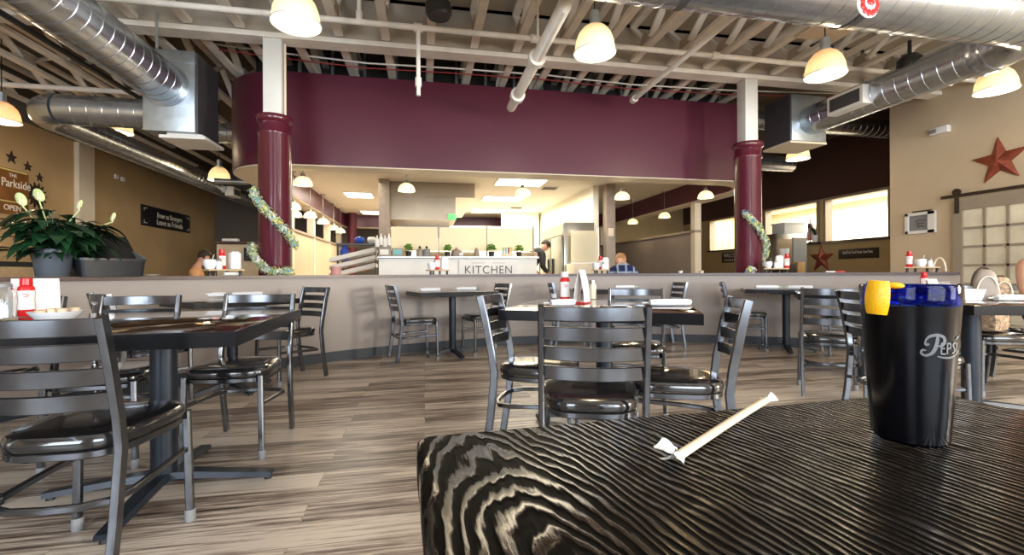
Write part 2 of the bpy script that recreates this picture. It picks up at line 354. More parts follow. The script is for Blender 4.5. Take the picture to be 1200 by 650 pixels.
def dup(root, loc=None, rotz=None, label=None, group=None):
    r = root.copy(); C.objects.link(r)
    if loc is not None: r.location = loc
    if rotz is not None: r.rotation_euler = (0, 0, rotz)
    if label: r['label'] = label
    if group: r['group'] = group
    for ch in list(root.children):
        c = ch.copy(); C.objects.link(c); c.parent = r
        for g in list(ch.children):
            d = g.copy(); C.objects.link(d); d.parent = c
    return r
def text(name, body, size, M4, m, parent, align='CENTER', depth=0.002, sx=1.0, space=1.0):
    cu = bpy.data.curves.new(name, 'FONT'); cu.body = body; cu.size = size; cu.align_x = align; cu.align_y = 'CENTER'; cu.extrude = depth
    cu.space_character = space
    t = bpy.data.objects.new(name, cu); C.objects.link(t); bpy.context.view_layer.update()
    me = bpy.data.meshes.new_from_object(t.evaluated_get(bpy.context.evaluated_depsgraph_get()))
    C.objects.unlink(t); bpy.data.objects.remove(t)
    me.transform(M4 @ Matrix.Diagonal((sx, 1, 1, 1))); me.materials.clear(); me.materials.append(MT[m])
    o = bpy.data.objects.new(name, me); C.objects.link(o); o.parent = parent
    return o
def facing(loc, d):   # frame for things on a wall: x to the reader's right, y up, z out of the wall
    R = {'-Y': ((1, 0, 0), (0, 0, 1), (0, -1, 0)), '+X': ((0, 1, 0), (0, 0, 1), (1, 0, 0)), '-X': ((0, -1, 0), (0, 0, 1), (-1, 0, 0))}[d]
    return Matrix.Translation(Vector(loc)) @ Matrix(R).transposed().to_4x4()

# ------------------------------------------------------------------ the setting
XL, XR, XB, YB, YF, ZD = -6.3, 9.5, 7.5, 15.5, -3.2, 4.08
YC = 6.17                                   # where the beige wall ends
struct('floor', MB().box(((XL + 13.4) / 2, (YB + YF) / 2, -0.05), (13.4 - XL + 0.4, YB - YF + 0.4, 0.1)), 'floor')
struct('ceiling', MB().box(((XL + 13.4) / 2, (5.5 + YF) / 2, ZD + 0.05), (13.4 - XL + 0.4, 5.5 - YF, 0.1)), 'deck')
struct('ceiling_back', MB().box(((XL + 13.4) / 2, (YB + 5.5) / 2, ZD + 0.05), (13.4 - XL + 0.4, YB - 5.5 + 0.2, 0.1)), 'shadedeck')
mb = MB(); mb.box((XL - 0.06, (YF + YB) / 2, 1.7), (0.12, YB - YF, 3.4)); struct('wall_left', mb, 'tan')
struct('trim_1', MB().box((XL - 0.02, (YF + YB) / 2, 3.74), (0.2, YB - YF, 0.68)), 'greybrown')
mb = MB(); mb.box((XB + 0.06, (YF + YC) / 2, ZD / 2), (0.12, YC - YF, ZD)); mb.box(((XB + 0.12 + XR) / 2, YC - 0.06, ZD / 2), (XR - XB - 0.12, 0.12, ZD)); struct('wall_right', mb, 'beige')
# far right wall with three openings into the bright side room
ZS, ZO = 1.63, 2.70
wins = []
for u0, u1 in ((1046, 967), (961, 897), (864, 832)):
    a = on_x(min(u0, 1046), 260, XR).y; b = on_x(u1, 260, XR).y; wins.append((max(a, YC + 0.02), b))
mb = MB(); mb.box((XR + 0.06, (YC + YB) / 2, ZS / 2), (0.12, YB - YC, ZS))
ys = [YC] + [y for w in wins for y in w] + [YB]
for a, b in zip(ys[0::2], ys[1::2]):
    if b - a > 0.03: mb.box((XR + 0.06, (a + b) / 2, (ZS + ZO) / 2), (0.12, b - a, ZO - ZS))
struct('wall_far_right', mb, 'olive')
struct('wall_far_right_upper', MB().box((XR + 0.06, (YC + YB) / 2, (ZO + ZD) / 2), (0.14, YB - YC, ZD - ZO)), 'brown')
for i, (a, b) in enumerate(wins):
    mb = MB()
    mb.box((XR + 0.05, a + 0.03, (ZS + ZO) / 2), (0.2, 0.06, ZO - ZS)).box((XR + 0.05, b - 0.03, (ZS + ZO) / 2), (0.2, 0.06, ZO - ZS)).box((XR + 0.05, (a + b) / 2, ZO - 0.03), (0.2, b - a - 0.12, 0.06))
    w = struct('window_%d' % (i + 1), mb, 'doorwood')
    struct('sill', MB().box((XR + 0.02, (a + b) / 2, ZS + 0.01), (0.24, b - a + 0.06, 0.05)), 'cap', w)
struct('wall_back', MB().box(((XL - 1) / 2, YB + 0.06, ZD / 2), (-1 - XL, 0.12, ZD)), 'greybrown'); struct('wall_back_right', MB().box((6.2, YB + 0.06, ZD / 2), (14.4, 0.12, ZD)), 'olive')
# side room beyond the openings
struct('wall_side_room', MB().box((13.3, (YC + YB) / 2, ZD / 2), (0.12, YB - YC + 2, ZD)).box((11.4, YC - 0.9, ZD / 2), (3.7, 0.12, ZD)), 'whitewarm')
struct('ceiling_side_room', MB().box((11.45, (YC + YB) / 2, 3.15), (3.5, YB - YC + 1.6, 0.06)), 'tile')
# wall behind the viewer with three shop windows
mb = MB(); xs = [XL, -4.75, -2.05, -0.15, 2.55, 3.95, 6.65, XB + 0.12]
for a, b in zip(xs[0::2], xs[1::2]): mb.box(((a + b) / 2, YF - 0.08, ZD / 2), (b - a, 0.16, ZD))
for a, b in zip(xs[1::2], xs[2::2]): mb.box(((a + b) / 2, YF - 0.08, 0.28), (b - a, 0.16, 0.56)).box(((a + b) / 2, YF - 0.08, (2.95 + ZD) / 2), (b - a, 0.16, ZD - 2.95))
struct('wall_front', mb, 'beige')
for i, (a, b) in enumerate(zip(xs[1::2], xs[2::2])):
    mb = MB()
    for x in (a + 0.03, (a + b) / 2, b - 0.03): mb.box((x, YF - 0.08, 1.755), (0.06, 0.1, 2.39))
    for z in (0.59, 2.92): mb.box(((a + b) / 2, YF - 0.08, z), (b - a, 0.1, 0.06))
    struct('window_%d' % (i + 4), mb, 'darkmetal')
mb = MB()
for y_ in (-1.92, -0.48): mb.box((XB - 0.03, y_, 1.7), (0.06, 0.08, 1.52))
for z_ in (0.98, 2.42): mb.box((XB - 0.03, -1.2, z_), (0.06, 1.36, 0.08))
struct('window_7', mb, 'darkmetal')  # frame added around the unseen side light; the wall has no opening
# curved half wall with cap and base
CX, CY, RW = 1.667, 0.844, 5.06
def arc(r, a0=37.5, a1=196.0, n=90): return [(CX + r * math.cos(math.radians(a0 + (a1 - a0) * i / n)), CY + r * math.sin(math.radians(a0 + (a1 - a0) * i / n))) for i in range(n + 1)]
def arcslab(r0, r1, z0, z1):
    m = MB(); A, B = arc(r0), arc(r1); n = len(A)
    V = [[m.bm.verts.new((x, y, z)) for x, y in P] for P in (A, B) for z in (z0, z1)]
    a0, a1, b0, b1 = V
    for k in range(n - 1):
        for q in ((a0[k], a0[k + 1], a1[k + 1], a1[k]), (b0[k + 1], b0[k], b1[k], b1[k + 1]), (a1[k], a1[k + 1], b1[k + 1], b1[k]), (a0[k + 1], a0[k], b0[k], b0[k + 1])): m.bm.faces.new(q)
    for k in (0, n - 1): m.bm.faces.new((a0[k], a1[k], b1[k], b0[k]))
    return m
struct('wall_half', arcslab(RW, RW + 0.10, 0, 0.895), 'halfwall', smooth=True)
struct('trim_2', arcslab(RW - 0.035, RW + 0.125, 0.895, 0.924), 'cap', smooth=True)
struct('baseboard_half', arcslab(RW - 0.012, RW, 0, 0.105), 'basebd', smooth=True)
def cap_at(u, off=0.045):
    r = ray(u, HV); r.z = 0; ax, ay = -CX, -CY; R2 = RW + off
    A = r.x ** 2 + r.y ** 2; B = 2 * (r.x * ax + r.y * ay); Q = ax * ax + ay * ay - R2 * R2
    d = (-B + math.sqrt(B * B - 4 * A * Q)) / (2 * A)
    return Vector((r.x * d, r.y * d, 0.924))
def arc_dir(p): return math.atan2(p.y - CY, p.x - CX)   # outward angle

# maroon soffit ring over the serving area
def rrect(x0, x1, y0, y1, r, n=12):
    P = []
    for cx, cy, a in ((x1 - r, y0 + r, -90), (x1 - r, y1 - r, 0), (x0 + r, y1 - r, 90), (x0 + r, y0 + r, 180)):
        P += [(cx + r * math.cos(math.radians(a + 90 * i / n)), cy + r * math.sin(math.radians(a + 90 * i / n))) for i in range(n + 1)]
    return P
SO = (-2.62, 5.55, 6.2, 14.6); ST = 0.36; ZB, ZT, ZK = 2.33, 3.5, 2.70
struct('wall_soffit', MB().ring(rrect(*SO, 0.95), rrect(SO[0] + ST, SO[1] - ST, SO[2] + ST, SO[3] - ST, 0.6), ZB + 0.004, ZT), 'maroon', smooth=True)
struct('trim_3', MB().ring(rrect(SO[0] + 0.012, SO[1] - 0.012, SO[2] + 0.012, SO[3] - 0.012, 0.94), rrect(SO[0] + ST - 0.01, SO[1] - ST + 0.01, SO[2] + ST - 0.01, SO[3] - ST + 0.01, 0.61), ZB - 0.008, ZB + 0.004), 'cream')
struct('ceiling_kitchen', MB().prism(rrect(SO[0] + ST, SO[1] - ST, SO[2] + ST, SO[3] - ST, 0.6), ZK, ZK + 0.05), 'tile')
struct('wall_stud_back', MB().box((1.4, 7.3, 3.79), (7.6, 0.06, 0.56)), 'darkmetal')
# studs standing behind the soffit's top edge
for k in range(18):
    tag(obj('metal_stud', MB().box((-2.1 + k * 0.43, 6.75, 3.80), (0.035, 0.08, 0.55)), 'sheet'), 'galvanised metal stud in the dark gap above the maroon soffit', 'stud', 'metal studs above the soffit')

# girder on the two columns
bw = struct('beam', MB().box(((XL + XR) / 2, 5.5, 3.81), (XR - XL, 0.09, 0.52)), 'deck')
struct('flange', MB().box(((XL + XR) / 2, 5.5, 3.56), (XR - XL, 0.2, 0.055)), 'truss', bw)
tag(bw, 'long cream girder crossing the ceiling over the two maroon columns', 'beam')
# columns
def column(p, label):
    t = thing('column', label, 'column', (p.x, p.y, 0)); t['kind'] = 'thing'
    pr = [(0.168, 0), (0.168, 2.46), (0.178, 2.475), (0.178, 2.50), (0.168, 2.515), (0.168, 2.60), (0.19, 2.62), (0.196, 2.65), (0.19, 2.68), (0.165, 2.685)]
    obj('round_casing', MB().lathe(pr, seg=32), 'maroongloss', t)
    obj('post', MB().box((0.0, 0, 3.108), (0.19, 0.17, 0.842), bev=0.006), 'postwhite', t)
    obj('conduit', MB().tube([(0.115, -0.02, 2.69), (0.115, -0.02, 3.5)], 0.013), 'cream', t)
column(on_y(322, 138, 5.5), 'glossy maroon round column left of the kitchen, white post on top')
column(on_y(876, 172, 5.5), 'glossy maroon round column right of the kitchen, white post on top')
pc = on_d(412.5, 260, 13.2)
t = tag(obj('column', MB().lathe([(0.13, 0), (0.13, 2.65), (0.14, 2.67), (0.13, ZK)], (pc.x, pc.y, 0), 20), 'maroon'), 'slim maroon column far back behind the tray rack', 'column'); t['kind'] = 'thing'

# roof trusses, front to back, in two runs either side of the girder
def truss(run, y0, y1, wy0, wy1, label):
    t = thing('roof_truss', label, 'roof truss', (0, 0, 0), 0, run)
    L = y1 - y0
    obj('bottom_chord', MB().box((0, (y0 + y1) / 2, 3.625), (0.09, L, 0.045)), 'truss', t)
    obj('top_chord', MB().box((0, (y0 + y1) / 2, 4.055), (0.09, L, 0.045)), 'truss', t)
    y = wy0; k = 0; d = 0.62
    proto = {}
    while y < wy1 - 0.05:
        e = min(y + d, wy1); za, zb = (3.65, 4.03) if k % 2 == 0 else (4.03, 3.65)
        obj('web', MB().bar([(0, y, za), (0, e, zb)], 0.085, 0.038), 'truss', t)
        if k % 2 == 0: obj('gusset', MB().prism([(y - 0.11, 3.65), (y + 0.11, 3.65), (y + 0.06, 3.76), (y - 0.06, 3.76)], -0.05, 0.05).xf(Matrix(((0, 0, 1, 0), (1, 0, 0, 0), (0, 1, 0, 0), (0, 0, 0, 1)))), 'deck', t)
        y = e; k += 1
    return t
xs = [(-0.418 + 0.507 * k) for k in range(-11, 20)]; xs = [x for x in xs if XL + 0.1 < x < XR - 0.1]
f0 = truss('roof trusses in front of the girder', YF + 0.05, 5.40, 1.3, 5.40, 'cream open-web wooden truss in front of the girder, running towards the viewer')
b0 = truss('roof trusses behind the girder', 5.60, 12.5, 5.65, 8.1, 'cream open-web wooden truss running away behind the girder')
for i, x in enumerate(xs):
    if i == 0: f0.location.x = x; b0.location.x = x
    else:
        if x < XB - 0.1: dup(f0, (x, 0, 0))
        if x < 4.9: dup(b0, (x, 0, 0))

# sprinkler pipes
def pipe(name, pts, r, m, label, cat='pipe', joints=()):
    t = thing(name, label, cat, pts[0]); o = Vector(pts[0])
    obj('tube', MB().tube([Vector(p) - o for p in pts], r, 12), m, t)
    for j, ax in joints:
        a = Vector(ax) * 0.045; obj('coupling', MB().tube([Vector(j) - o - a, Vector(j) - o + a], r * 1.5, 12), m, t)
    return t
pA, pB = on_y(-60, -25, 4.86), on_y(1030, 84, 4.86); zp = 3.50
dj = on_y(490, 35, 4.86); dz = on_y(490, 112, 4.86)
pipe('sprinkler_pipe', [(XL + 0.1, 4.86, zp), (XB - 0.05, 4.86, zp)], 0.03, 'truss', 'thin cream sprinkler pipe crossing below the trusses', joints=[((dj.x, 4.86, zp), (1, 0, 0)), ((1.2, 4.86, zp), (1, 0, 0)), ((3.4, 4.86, zp), (1, 0, 0))])
pipe('sprinkler_drop', [(dj.x, 4.86, zp - 0.035), (dj.x, 4.86, dz.z)], 0.022, 'truss', 'thin cream pipe hanging straight down before the maroon soffit', joints=[((dj.x, 4.86, dz.z + 0.14), (0, 0, 1))])
e1 = on_y(599, 126, 5.75); pipe('main_pipe', [(e1.x, 3.44, 4.05), (e1.x, 3.44, e1.z + 0.05), (e1.x, 3.49, e1.z), (e1.x, e1.y, e1.z)], 0.058, 'truss', 'thick cream pipe ending open in front of the maroon soffit', joints=[((e1.x, 5.35, e1.z), (0, 1, 0)), ((e1.x, 4.4, e1.z), (0, 1, 0))])
for y in (4.35,): tag(obj('pipe_hanger', MB().tube([(e1.x, y, e1.z + 0.06), (e1.x, y, 3.60)], 0.012), 'truss'), 'cream hanger rod holding the thick cream pipe', 'hanger', 'rods of the thick pipe')
e2 = on_y(741, 118, 5.75); pipe('branch_pipe', [(e2.x, 3.44, 4.05), (e2.x, 3.44, e2.z + 0.04), (e2.x, 3.48, e2.z), (e2.x, e2.y, e2.z)], 0.03, 'truss', 'slim cream pipe with capped end, right of the bell lamp', joints=[((e2.x, 5.70, e2.z), (0, 1, 0))])
pu = on_y(421, 24, 4.86); pipe('riser_pipe', [(pu.x, 4.86, zp + 0.04), (pu.x, 4.86, 4.06)], 0.022, 'truss', 'short cream riser from the sprinkler pipe up to the deck', joints=[((pu.x, 4.86, zp + 0.06), (0, 0, 1))])
cb = [on_y(u, v, 6.0) for u, v in ((240, 50), (330, 62), (430, 74), (530, 80), (640, 88), (740, 99), (860, 106), (1000, 110))]
pipe('conduit', [(p.x, 6.0, p.z) for p in cb], 0.011, 'postwhite', 'thin white cable sagging along the dark gap above the soffit', 'cable')
pipe('conduit', [(p.x, 6.04, p.z - 0.045) for p in cb], 0.007, 'redpipe', 'thin red cable under the white one above the soffit', 'cable')
rp0, rp1 = on_z(0, 36, 3.53), on_z(150, 112, 3.53)
pipe('red_pipe', [(rp1.x, -2.5, 3.42), (rp1.x, 5.35, 3.42)], 0.03, 'redpipe', 'dark red pipe running under the trusses at far left')
rb1 = on_z(160, 113, 3.42); pipe('black_pipe', [(rb1.x, 2.0, 3.42), (rb1.x, 9.0, 3.42)], 0.03, 'blackpipe', 'black pipe running under the trusses left of the big duct')
qa = on_y(0, 106, 7.3); pipe('pipe', [(XL + 0.05, 7.3, 3.50), (-2.9, 7.3, 3.50)], 0.035, 'truss', 'cream cross pipe under the trusses at far left behind the elbow')

# ducts
def duct_run(name, label, pieces, r, extras=None, m='duct'):
    t = thing(name, label, 'duct', pieces[0][0])
    o = Vector(pieces[0][0])
    for a, b in pieces:
        a, b = Vector(a) - o, Vector(b) - o; L = (b - a).length; n = max(2, int(L / 0.14)); d = (b - a) / L
        mb = MB().tube([a, b], r, 40)
        obj('pipe_section', mb, m, t)
        mb = MB(); side = Vector((0, 0, 1)); tilt = 0.03
        for i in range(1, n):
            c = a + (b - a) * (i / n); h = d.cross(side).normalized()
            mb.sweep([c + (h * math.cos(q) + side * math.sin(q)) * r * 1.001 + d * tilt * math.cos(q) for q in [2 * PI * k / 40 for k in range(40)]], [(0.004, 0), (0, 0.004), (-0.004, 0), (0, -0.004)], closed=True, up=d)
        obj('spiral_seam', mb, m, t)
    return t
pl0, pl1 = on_y(167, 152, 5.75), on_y(228, 60, 5.75)
t = thing('plenum_box', 'galvanised plenum box at the end of the big left duct', 'duct box', ((pl0.x + pl1.x) / 2, 5.75, pl0.z))
wx = pl1.x - pl0.x; hz = min(pl1.z, 3.58) - pl0.z; dp = 0.55
obj('box', MB().box((0, dp / 2, hz / 2), (wx, dp, hz), bev=0.01), 'sheet', t)
obj('flange', MB().box((0, dp / 2 - 0.005, hz * 0.86), (wx + 0.02, dp + 0.02, 0.02)), 'sheet', t)
obj('diffuser', MB().box((0.12, dp / 2, -0.05), (wx * 0.9, dp * 0.9, 0.035)).box((0.12, dp / 2, -0.02), (wx * 0.7, dp * 0.7, 0.04)), 'white', t)
obj('side_sheet', MB().box((wx / 2 + 0.012, dp / 2 + 0.01, hz / 2), (0.02, dp - 0.02, hz - 0.02)), 'darkmetal', t)  # dark sheet over the right side of the box
d1 = on_y(193, 99, 5.74)
td = duct_run('spiral_duct', 'big spiral duct sloping in from the top left corner', [((d1.x, 5.745, d1.z), (d1.x, -2.8, d1.z))], 0.225)
obj('collar', MB().tube([(0, -0.03, 0), (0, 0.0, 0)], 0.245, 28), 'duct', td)
for y in (3.2, 5.2): tag(obj('duct_hanger', MB().box((d1.x + 0.2, y, (d1.z + 3.6) / 2 + 0.08), (0.025, 0.01, 3.6 - d1.z - 0.16)), 'sheet'), 'galvanised strap holding the big left spiral duct', 'hanger', 'straps of the left duct')
d2 = on_y(120, 131, 5.98); ex = on_y(66, 133, 5.98).x
t2 = duct_run('spiral_duct', 'silver duct leaving the left plenum box and bending along the left wall', [((pl0.x - 0.002, 5.98, d2.z), (ex + 0.05, 5.98, d2.z)), ((ex - 0.22, 6.3, d2.z), (ex - 0.22, 14.5, d2.z))], 0.165)
o2 = Vector((pl0.x - 0.002, 5.98, d2.z))
ep = [Vector((ex + 0.05 - 0.27 * math.sin(a), 6.3 - 0.32 * math.cos(a), d2.z)) - o2 for a in [PI / 2 * i / 6 for i in range(7)]]
obj('elbow', MB().tube(ep, 0.172, 28), 'duct', t2)
rg = on_x(273, 223, ex - 0.02)
obj('register', MB().box(Vector((ex - 0.02, rg.y, d2.z - 0.08)) - o2, (0.16, 0.40, 0.2)), 'white', t2)
obj('register_grille', MB().box(Vector((ex + 0.065, rg.y, d2.z - 0.08)) - o2, (0.01, 0.32, 0.13)), 'darkmetal', t2)
# right side
pr0, pr1 = on_y(928, 164, 5.72), on_y(968, 113, 5.72)
t = thing('plenum_box', 'galvanised plenum box right of the right column', 'duct box', ((pr0.x + pr1.x) / 2, 5.72, pr0.z))
wx = pr1.x - pr0.x; hz = min(pr1.z, 3.58) - pr0.z; dp = 0.52
obj('box', MB().box((0, dp / 2, hz / 2), (wx, dp, hz), bev=0.01), 'sheet', t)
obj('side_sheet', MB().box((-wx / 2 - 0.012, dp / 2, hz / 2), (0.02, dp - 0.02, hz - 0.02)), 'darkmetal', t)  # dark sheet over the left side of the box
obj('diffuser', MB().box((-0.02, dp / 2, -0.025), (wx * 1.05, dp * 1.05, 0.03)), 'creampaper', t)
d4 = on_y(951, 141, 5.715)
y3 = 3.1; z3 = 3.20
t4 = duct_run('spiral_duct', 'spiral duct slanting down to the right plenum box', [((d4.x, 5.715, d4.z), (d4.x, y3 + 0.55, d4.z))], 0.205)
gy = on_x(990, 113, d4.x - 0.28).y
o4 = Vector((d4.x, 5.715, d4.z))
rw = obj('register', MB().box(Vector((d4.x - 0.19, gy, d4.z - 0.03)) - o4, (0.20, 0.50, 0.23)), 'white', t4)
obj('register_grille', MB().box(Vector((d4.x - 0.292, gy, d4.z - 0.03)) - o4, (0.01, 0.42, 0.16)), 'darkmetal', t4)
obj('flex_collar', MB().tube([Vector((0, y3 + 0.55 - 5.715 + 0.03 - 0.04 * i, 0)) for i in range(5)], 0.225, 28, scales=[1, 1.05, 0.98, 1.05, 1]), 'duct', t4)
t3 = duct_run('spiral_duct', 'largest silver spiral duct crossing the top right corner', [((d4.x - 0.30, y3, z3), (-0.9, y3, z3 + 0.0))], 0.27)
o3 = Vector((d4.x - 0.30, y3, z3))
ep = [Vector((d4.x - 0.30 + 0.30 * math.sin(a), y3 + 0.5 - 0.5 * math.cos(a), z3 + (d4.z - z3) * a / (PI / 2))) - o3 for a in [PI / 2 * i / 8 for i in range(9)]]
obj('elbow', MB().tube(ep, 0.262, 28, scales=[1.03 - 0.19 * i / 8 for i in range(9)]), 'duct', t3)
for xx in (1.9, 3.4): obj('band', MB().tube([(xx - o3.x - 0.03, 0, 0), (xx - o3.x + 0.03, 0, 0)], 0.279, 28), 'darkmetal', t3)
tag(obj('duct_box', MB().box((d4.x + 0.55, y3 - 0.1, 3.36), (0.7, 0.45, 0.42), bev=0.01), 'sheet'), 'galvanised box beside the elbow in the top right corner', 'duct box')
oc = on_y(1017, 6, y3 - 0.30)
t = thing('round_ornament', 'red and white round ornament stuck on the biggest duct', 'ornament', oc)
obj('disc', MB().ball((0, 0, 0), 0.095, (1, 0.25, 1)), 'paper', t)
mb = MB()
for k in range(11):
    a = k * 2 * PI / 11; mb.ball((0.062 * math.cos(a), -0.016, 0.062 * math.sin(a)), 0.022, (1, 0.4, 1.3), 8, 6)
mb.ball((0, -0.022, 0.01), 0.03, (1.2, 0.4, 0.8), 10, 8); obj('red_print', mb, 'red', t)
# far ducts on the right
dd = on_y(1005, 149, 7.6); duct_run('spiral_duct', 'silver duct behind the right plenum box, going into the beige wall', [((5.9, 7.6, dd.z), (XR - 0.02, 7.6, dd.z))], 0.17)
dd = on_y(910, 192, 9.2); ff = on_y(905, 178, 9.2)
tf = duct_run('spiral_duct', 'silver duct beside the right column top, low behind the bell lamp', [((6.2, 9.2, dd.z), (8.4, 9.2, dd.z))], 0.17)
obj('flex_elbow', MB().tube([(0.05 - 0.5 * math.sin(a), 0, 0.5 - 0.5 * math.cos(a)) for a in [PI / 2 * i / 12 for i in range(13)]], 0.2, 22, scales=[1 + 0.06 * (i % 2) for i in range(13)]), 'duct', tf)
dd = on_y(278, 157, 8.6); duct_run('spiral_duct', 'silver duct just left of the soffit, behind the left plenum box', [((-3.6, 8.6, dd.z), (SO[0] - 0.02, 8.6, dd.z))], 0.17)
pp = on_y(280, 213, 9.0); pipe('silver_pipe', [(on_y(252, 213, 9.0).x, 9.0, pp.z), (SO[0] - 0.02, 9.0, pp.z)], 0.05, 'duct', 'silver pipe level with the bell lamp left of the column')
# odds and ends on the ceiling
for u, v, lab in ((514, 8, 'black round speaker under the trusses above the kitchen'), (1066, 72, 'black round speaker under the trusses near the right ducts')):
    p = on_z(u, v, 3.50 if u < 600 else 3.36); t = thing('ceiling_speaker', lab, 'speaker', p)
    obj('body', MB().lathe([(0.0, -0.10), (0.105, -0.10), (0.125, -0.07), (0.125, 0.02), (0.08, 0.07), (0.0, 0.075)], seg=24), 'black', t)
    obj('stem', MB().tube([(0, 0, 0.07), (0, 0, 3.60 - p.z)], 0.02), 'black', t)
p = on_z(967, 38, 3.585); tag(obj('ceiling_board', MB().box((p.x, p.y, 3.588), (0.50, 0.30, 0.02)), 'cream'), 'flat cream board screwed under the trusses behind the biggest duct', 'board')

# ------------------------------------------------------------------ lamps
def bell_lamp(u, v, z, label, ztop=ZD, sh='shade', r=0.18, power=9):
    p = on_z(u, v, z); t = thing('pendant_lamp', label, 'lamp', p, 0, 'bell pendant lamps of the dining room')
    pr = [(r * 1.02, 0), (r, 0.006), (r * 0.985, 0.04), (r * 0.93, 0.10), (r * 0.80, 0.165), (r * 0.58, 0.215), (r * 0.34, 0.24)]
    obj('shade', MB().lathe(pr, seg=36, cap=False), sh, t)
    obj('rim', MB().tube([(r * 1.02 * math.cos(a), r * 1.02 * math.sin(a), 0.0) for a in [2 * PI * i / 36 for i in range(36)]], 0.007, 8, closed=True), 'postwhite', t)
    obj('socket', MB().lathe([(0.0, 0.235), (r * 0.36, 0.235), (r * 0.36, 0.25), (0.045, 0.26), (0.045, 0.36), (0.03, 0.375), (0.0, 0.375)], seg=20), 'sheet', t)
    obj('cord', MB().tube([(0, 0, 0.37), (0, 0, ztop - z)], 0.006, 6), 'black', t)
    obj('bulb', MB().ball((0, 0, 0.085), 0.05, (1, 1, 1.2)), 'bulb', t)
    l = bpy.data.lights.new('lamp_light', 'POINT'); l.energy = power; l.color = (1, 0.82, 0.55); l.shadow_soft_size = 0.06
    o = bpy.data.objects.new('lamp_light', l); C.objects.link(o); o.parent = t; o.location = (0, 0, -0.03)
    return t
bell_lamp(347, 28, 2.9, 'bell lamp cut by the top edge, above the left column')
bell_lamp(697, 62, 2.9, 'cream bell lamp hanging in front of the maroon soffit')
bell_lamp(967, 88, 2.9, 'amber bell lamp hanging under the biggest duct', sh='shadewarm')
bell_lamp(1167, 106, 2.9, 'bell lamp hanging near the beige wall at far right')
bell_lamp(2, 142, 2.9, 'amber bell lamp cut by the left edge', sh='shadewarm')
bell_lamp(257, 211, 2.68, 'small far bell lamp just left of the soffit')
bell_lamp(139, 155, 3.12, 'bell lamp half hidden behind the silver elbow duct at left')
bell_lamp(935, 186, 2.9, 'bell lamp hanging below the right plenum box')

def small_lamp(u, v, z, label, ztop, power=4):
    p = on_z(u, v, z); t = thing('pendant_lamp', label, 'lamp', p, 0, 'small pendant lamps inside the soffit')
    r = 0.125
    obj('shade', MB().lathe([(r, 0), (r * 1.0, 0.012), (r * 0.93, 0.05), (r * 0.72, 0.09), (r * 0.40, 0.115), (r * 0.2, 0.12)], seg=28, cap=False), 'shadesmall', t)
    obj('rim', MB().tube([(r * math.cos(a), r * math.sin(a), 0.0) for a in [2 * PI * i / 28 for i in range(28)]], 0.005, 6, closed=True), 'steel', t)
    obj('socket', MB().lathe([(0, 0.115), (0.03, 0.118), (0.026, 0.16), (0.0, 0.165)], seg=14), 'steel', t)
    obj('rod', MB().tube([(0, 0, 0.16), (0, 0, ztop - z - 0.02)], 0.006, 6), 'steel', t)
    obj('ceiling_rose', MB().lathe([(0, ztop - z - 0.035), (0.05, ztop - z - 0.03), (0.055, ztop - z - 0.004), (0, ztop - z - 0.004)], seg=18), 'steel', t)
    obj('bulb', MB().ball((0, 0, 0.04), 0.035), 'bulb', t)
    l = bpy.data.lights.new('lamp_light', 'POINT'); l.energy = power; l.color = (1, 0.82, 0.55); l.shadow_soft_size = 0.05
    o = bpy.data.objects.new('lamp_light', l); C.objects.link(o); o.parent = t; o.location = (0, 0, -0.03)
for u, v, z, lab in ((355, 217, 2.15, 'small pendant beside the left column, nearest of the left row'), (476.5, 224, 2.15, 'small pendant in front of the brown hood'),
                  (612.5, 229, 2.15, 'small pendant in front of the lit ceiling panels'), (729, 233, 2.15, 'small pendant beside the tan post right of the kitchen'),
                  (827, 232, 2.15, 'small pendant near the right column'), (343.5, 245, 2.04, 'small pendant close to the left column, just below the nearest one'),
                  (346, 254, 2.04, 'lowest pendant touching the left column edge'), (363.5, 255, 2.05, 'third small pendant of the left row'),
                  (378.5, 262, 2.05, 'fourth small pendant of the left row'), (391, 269, 2.05, 'fifth small pendant of the left row'),
                  (399, 272.5, 2.05, 'farthest small pendant of the left row'), (741.5, 262, 2.12, 'farthest small pendant before the right maroon band'),
                  (778.6, 255, 2.12, 'middle small pendant before the right maroon band')):
    small_lamp(u, v, z, lab, ZK)

# ------------------------------------------------------------------ kitchen and serving area
for u, v, lab in ((610, 213, 'lit ceiling panel nearest the soffit, right of the hood'), (589, 232.3, 'middle lit ceiling panel right of the hood'), (572, 246.5, 'farthest lit ceiling panel right of the hood'),
                  (421, 228, 'nearer lit ceiling panel left of the tan kitchen post'), (436, 248.5, 'farther lit ceiling panel left of the tan kitchen post')):
    p = on_z(u, v, ZK); t = thing('ceiling_light', lab, 'light', p, 0, 'lit panels in the kitchen ceiling'); w = 0.9 if u > 500 else 0.55
    obj('frame', MB().box((0, 0, -0.008), (w + 0.06, 0.66, 0.014)), 'white', t); obj('diffuser', MB().box((0, 0, -0.018), (w, 0.6, 0.012)), 'panel', t)
for u, v, lab in ((644, 220, 'ceiling vent by the nearest lit panel'), (605, 243, 'ceiling vent by the farthest lit panel')):
    p = on_z(u, v, ZK); t = thing('ceiling_vent', lab, 'vent', p); obj('frame', MB().box((0, 0, -0.006), (0.36, 0.36, 0.01)), 'white', t)
    mb = MB(); [mb.box((0, -0.12 + 0.04 * k, -0.014), (0.30, 0.018, 0.008)) for k in range(7)]; obj('slats', mb, 'greybrown', t)
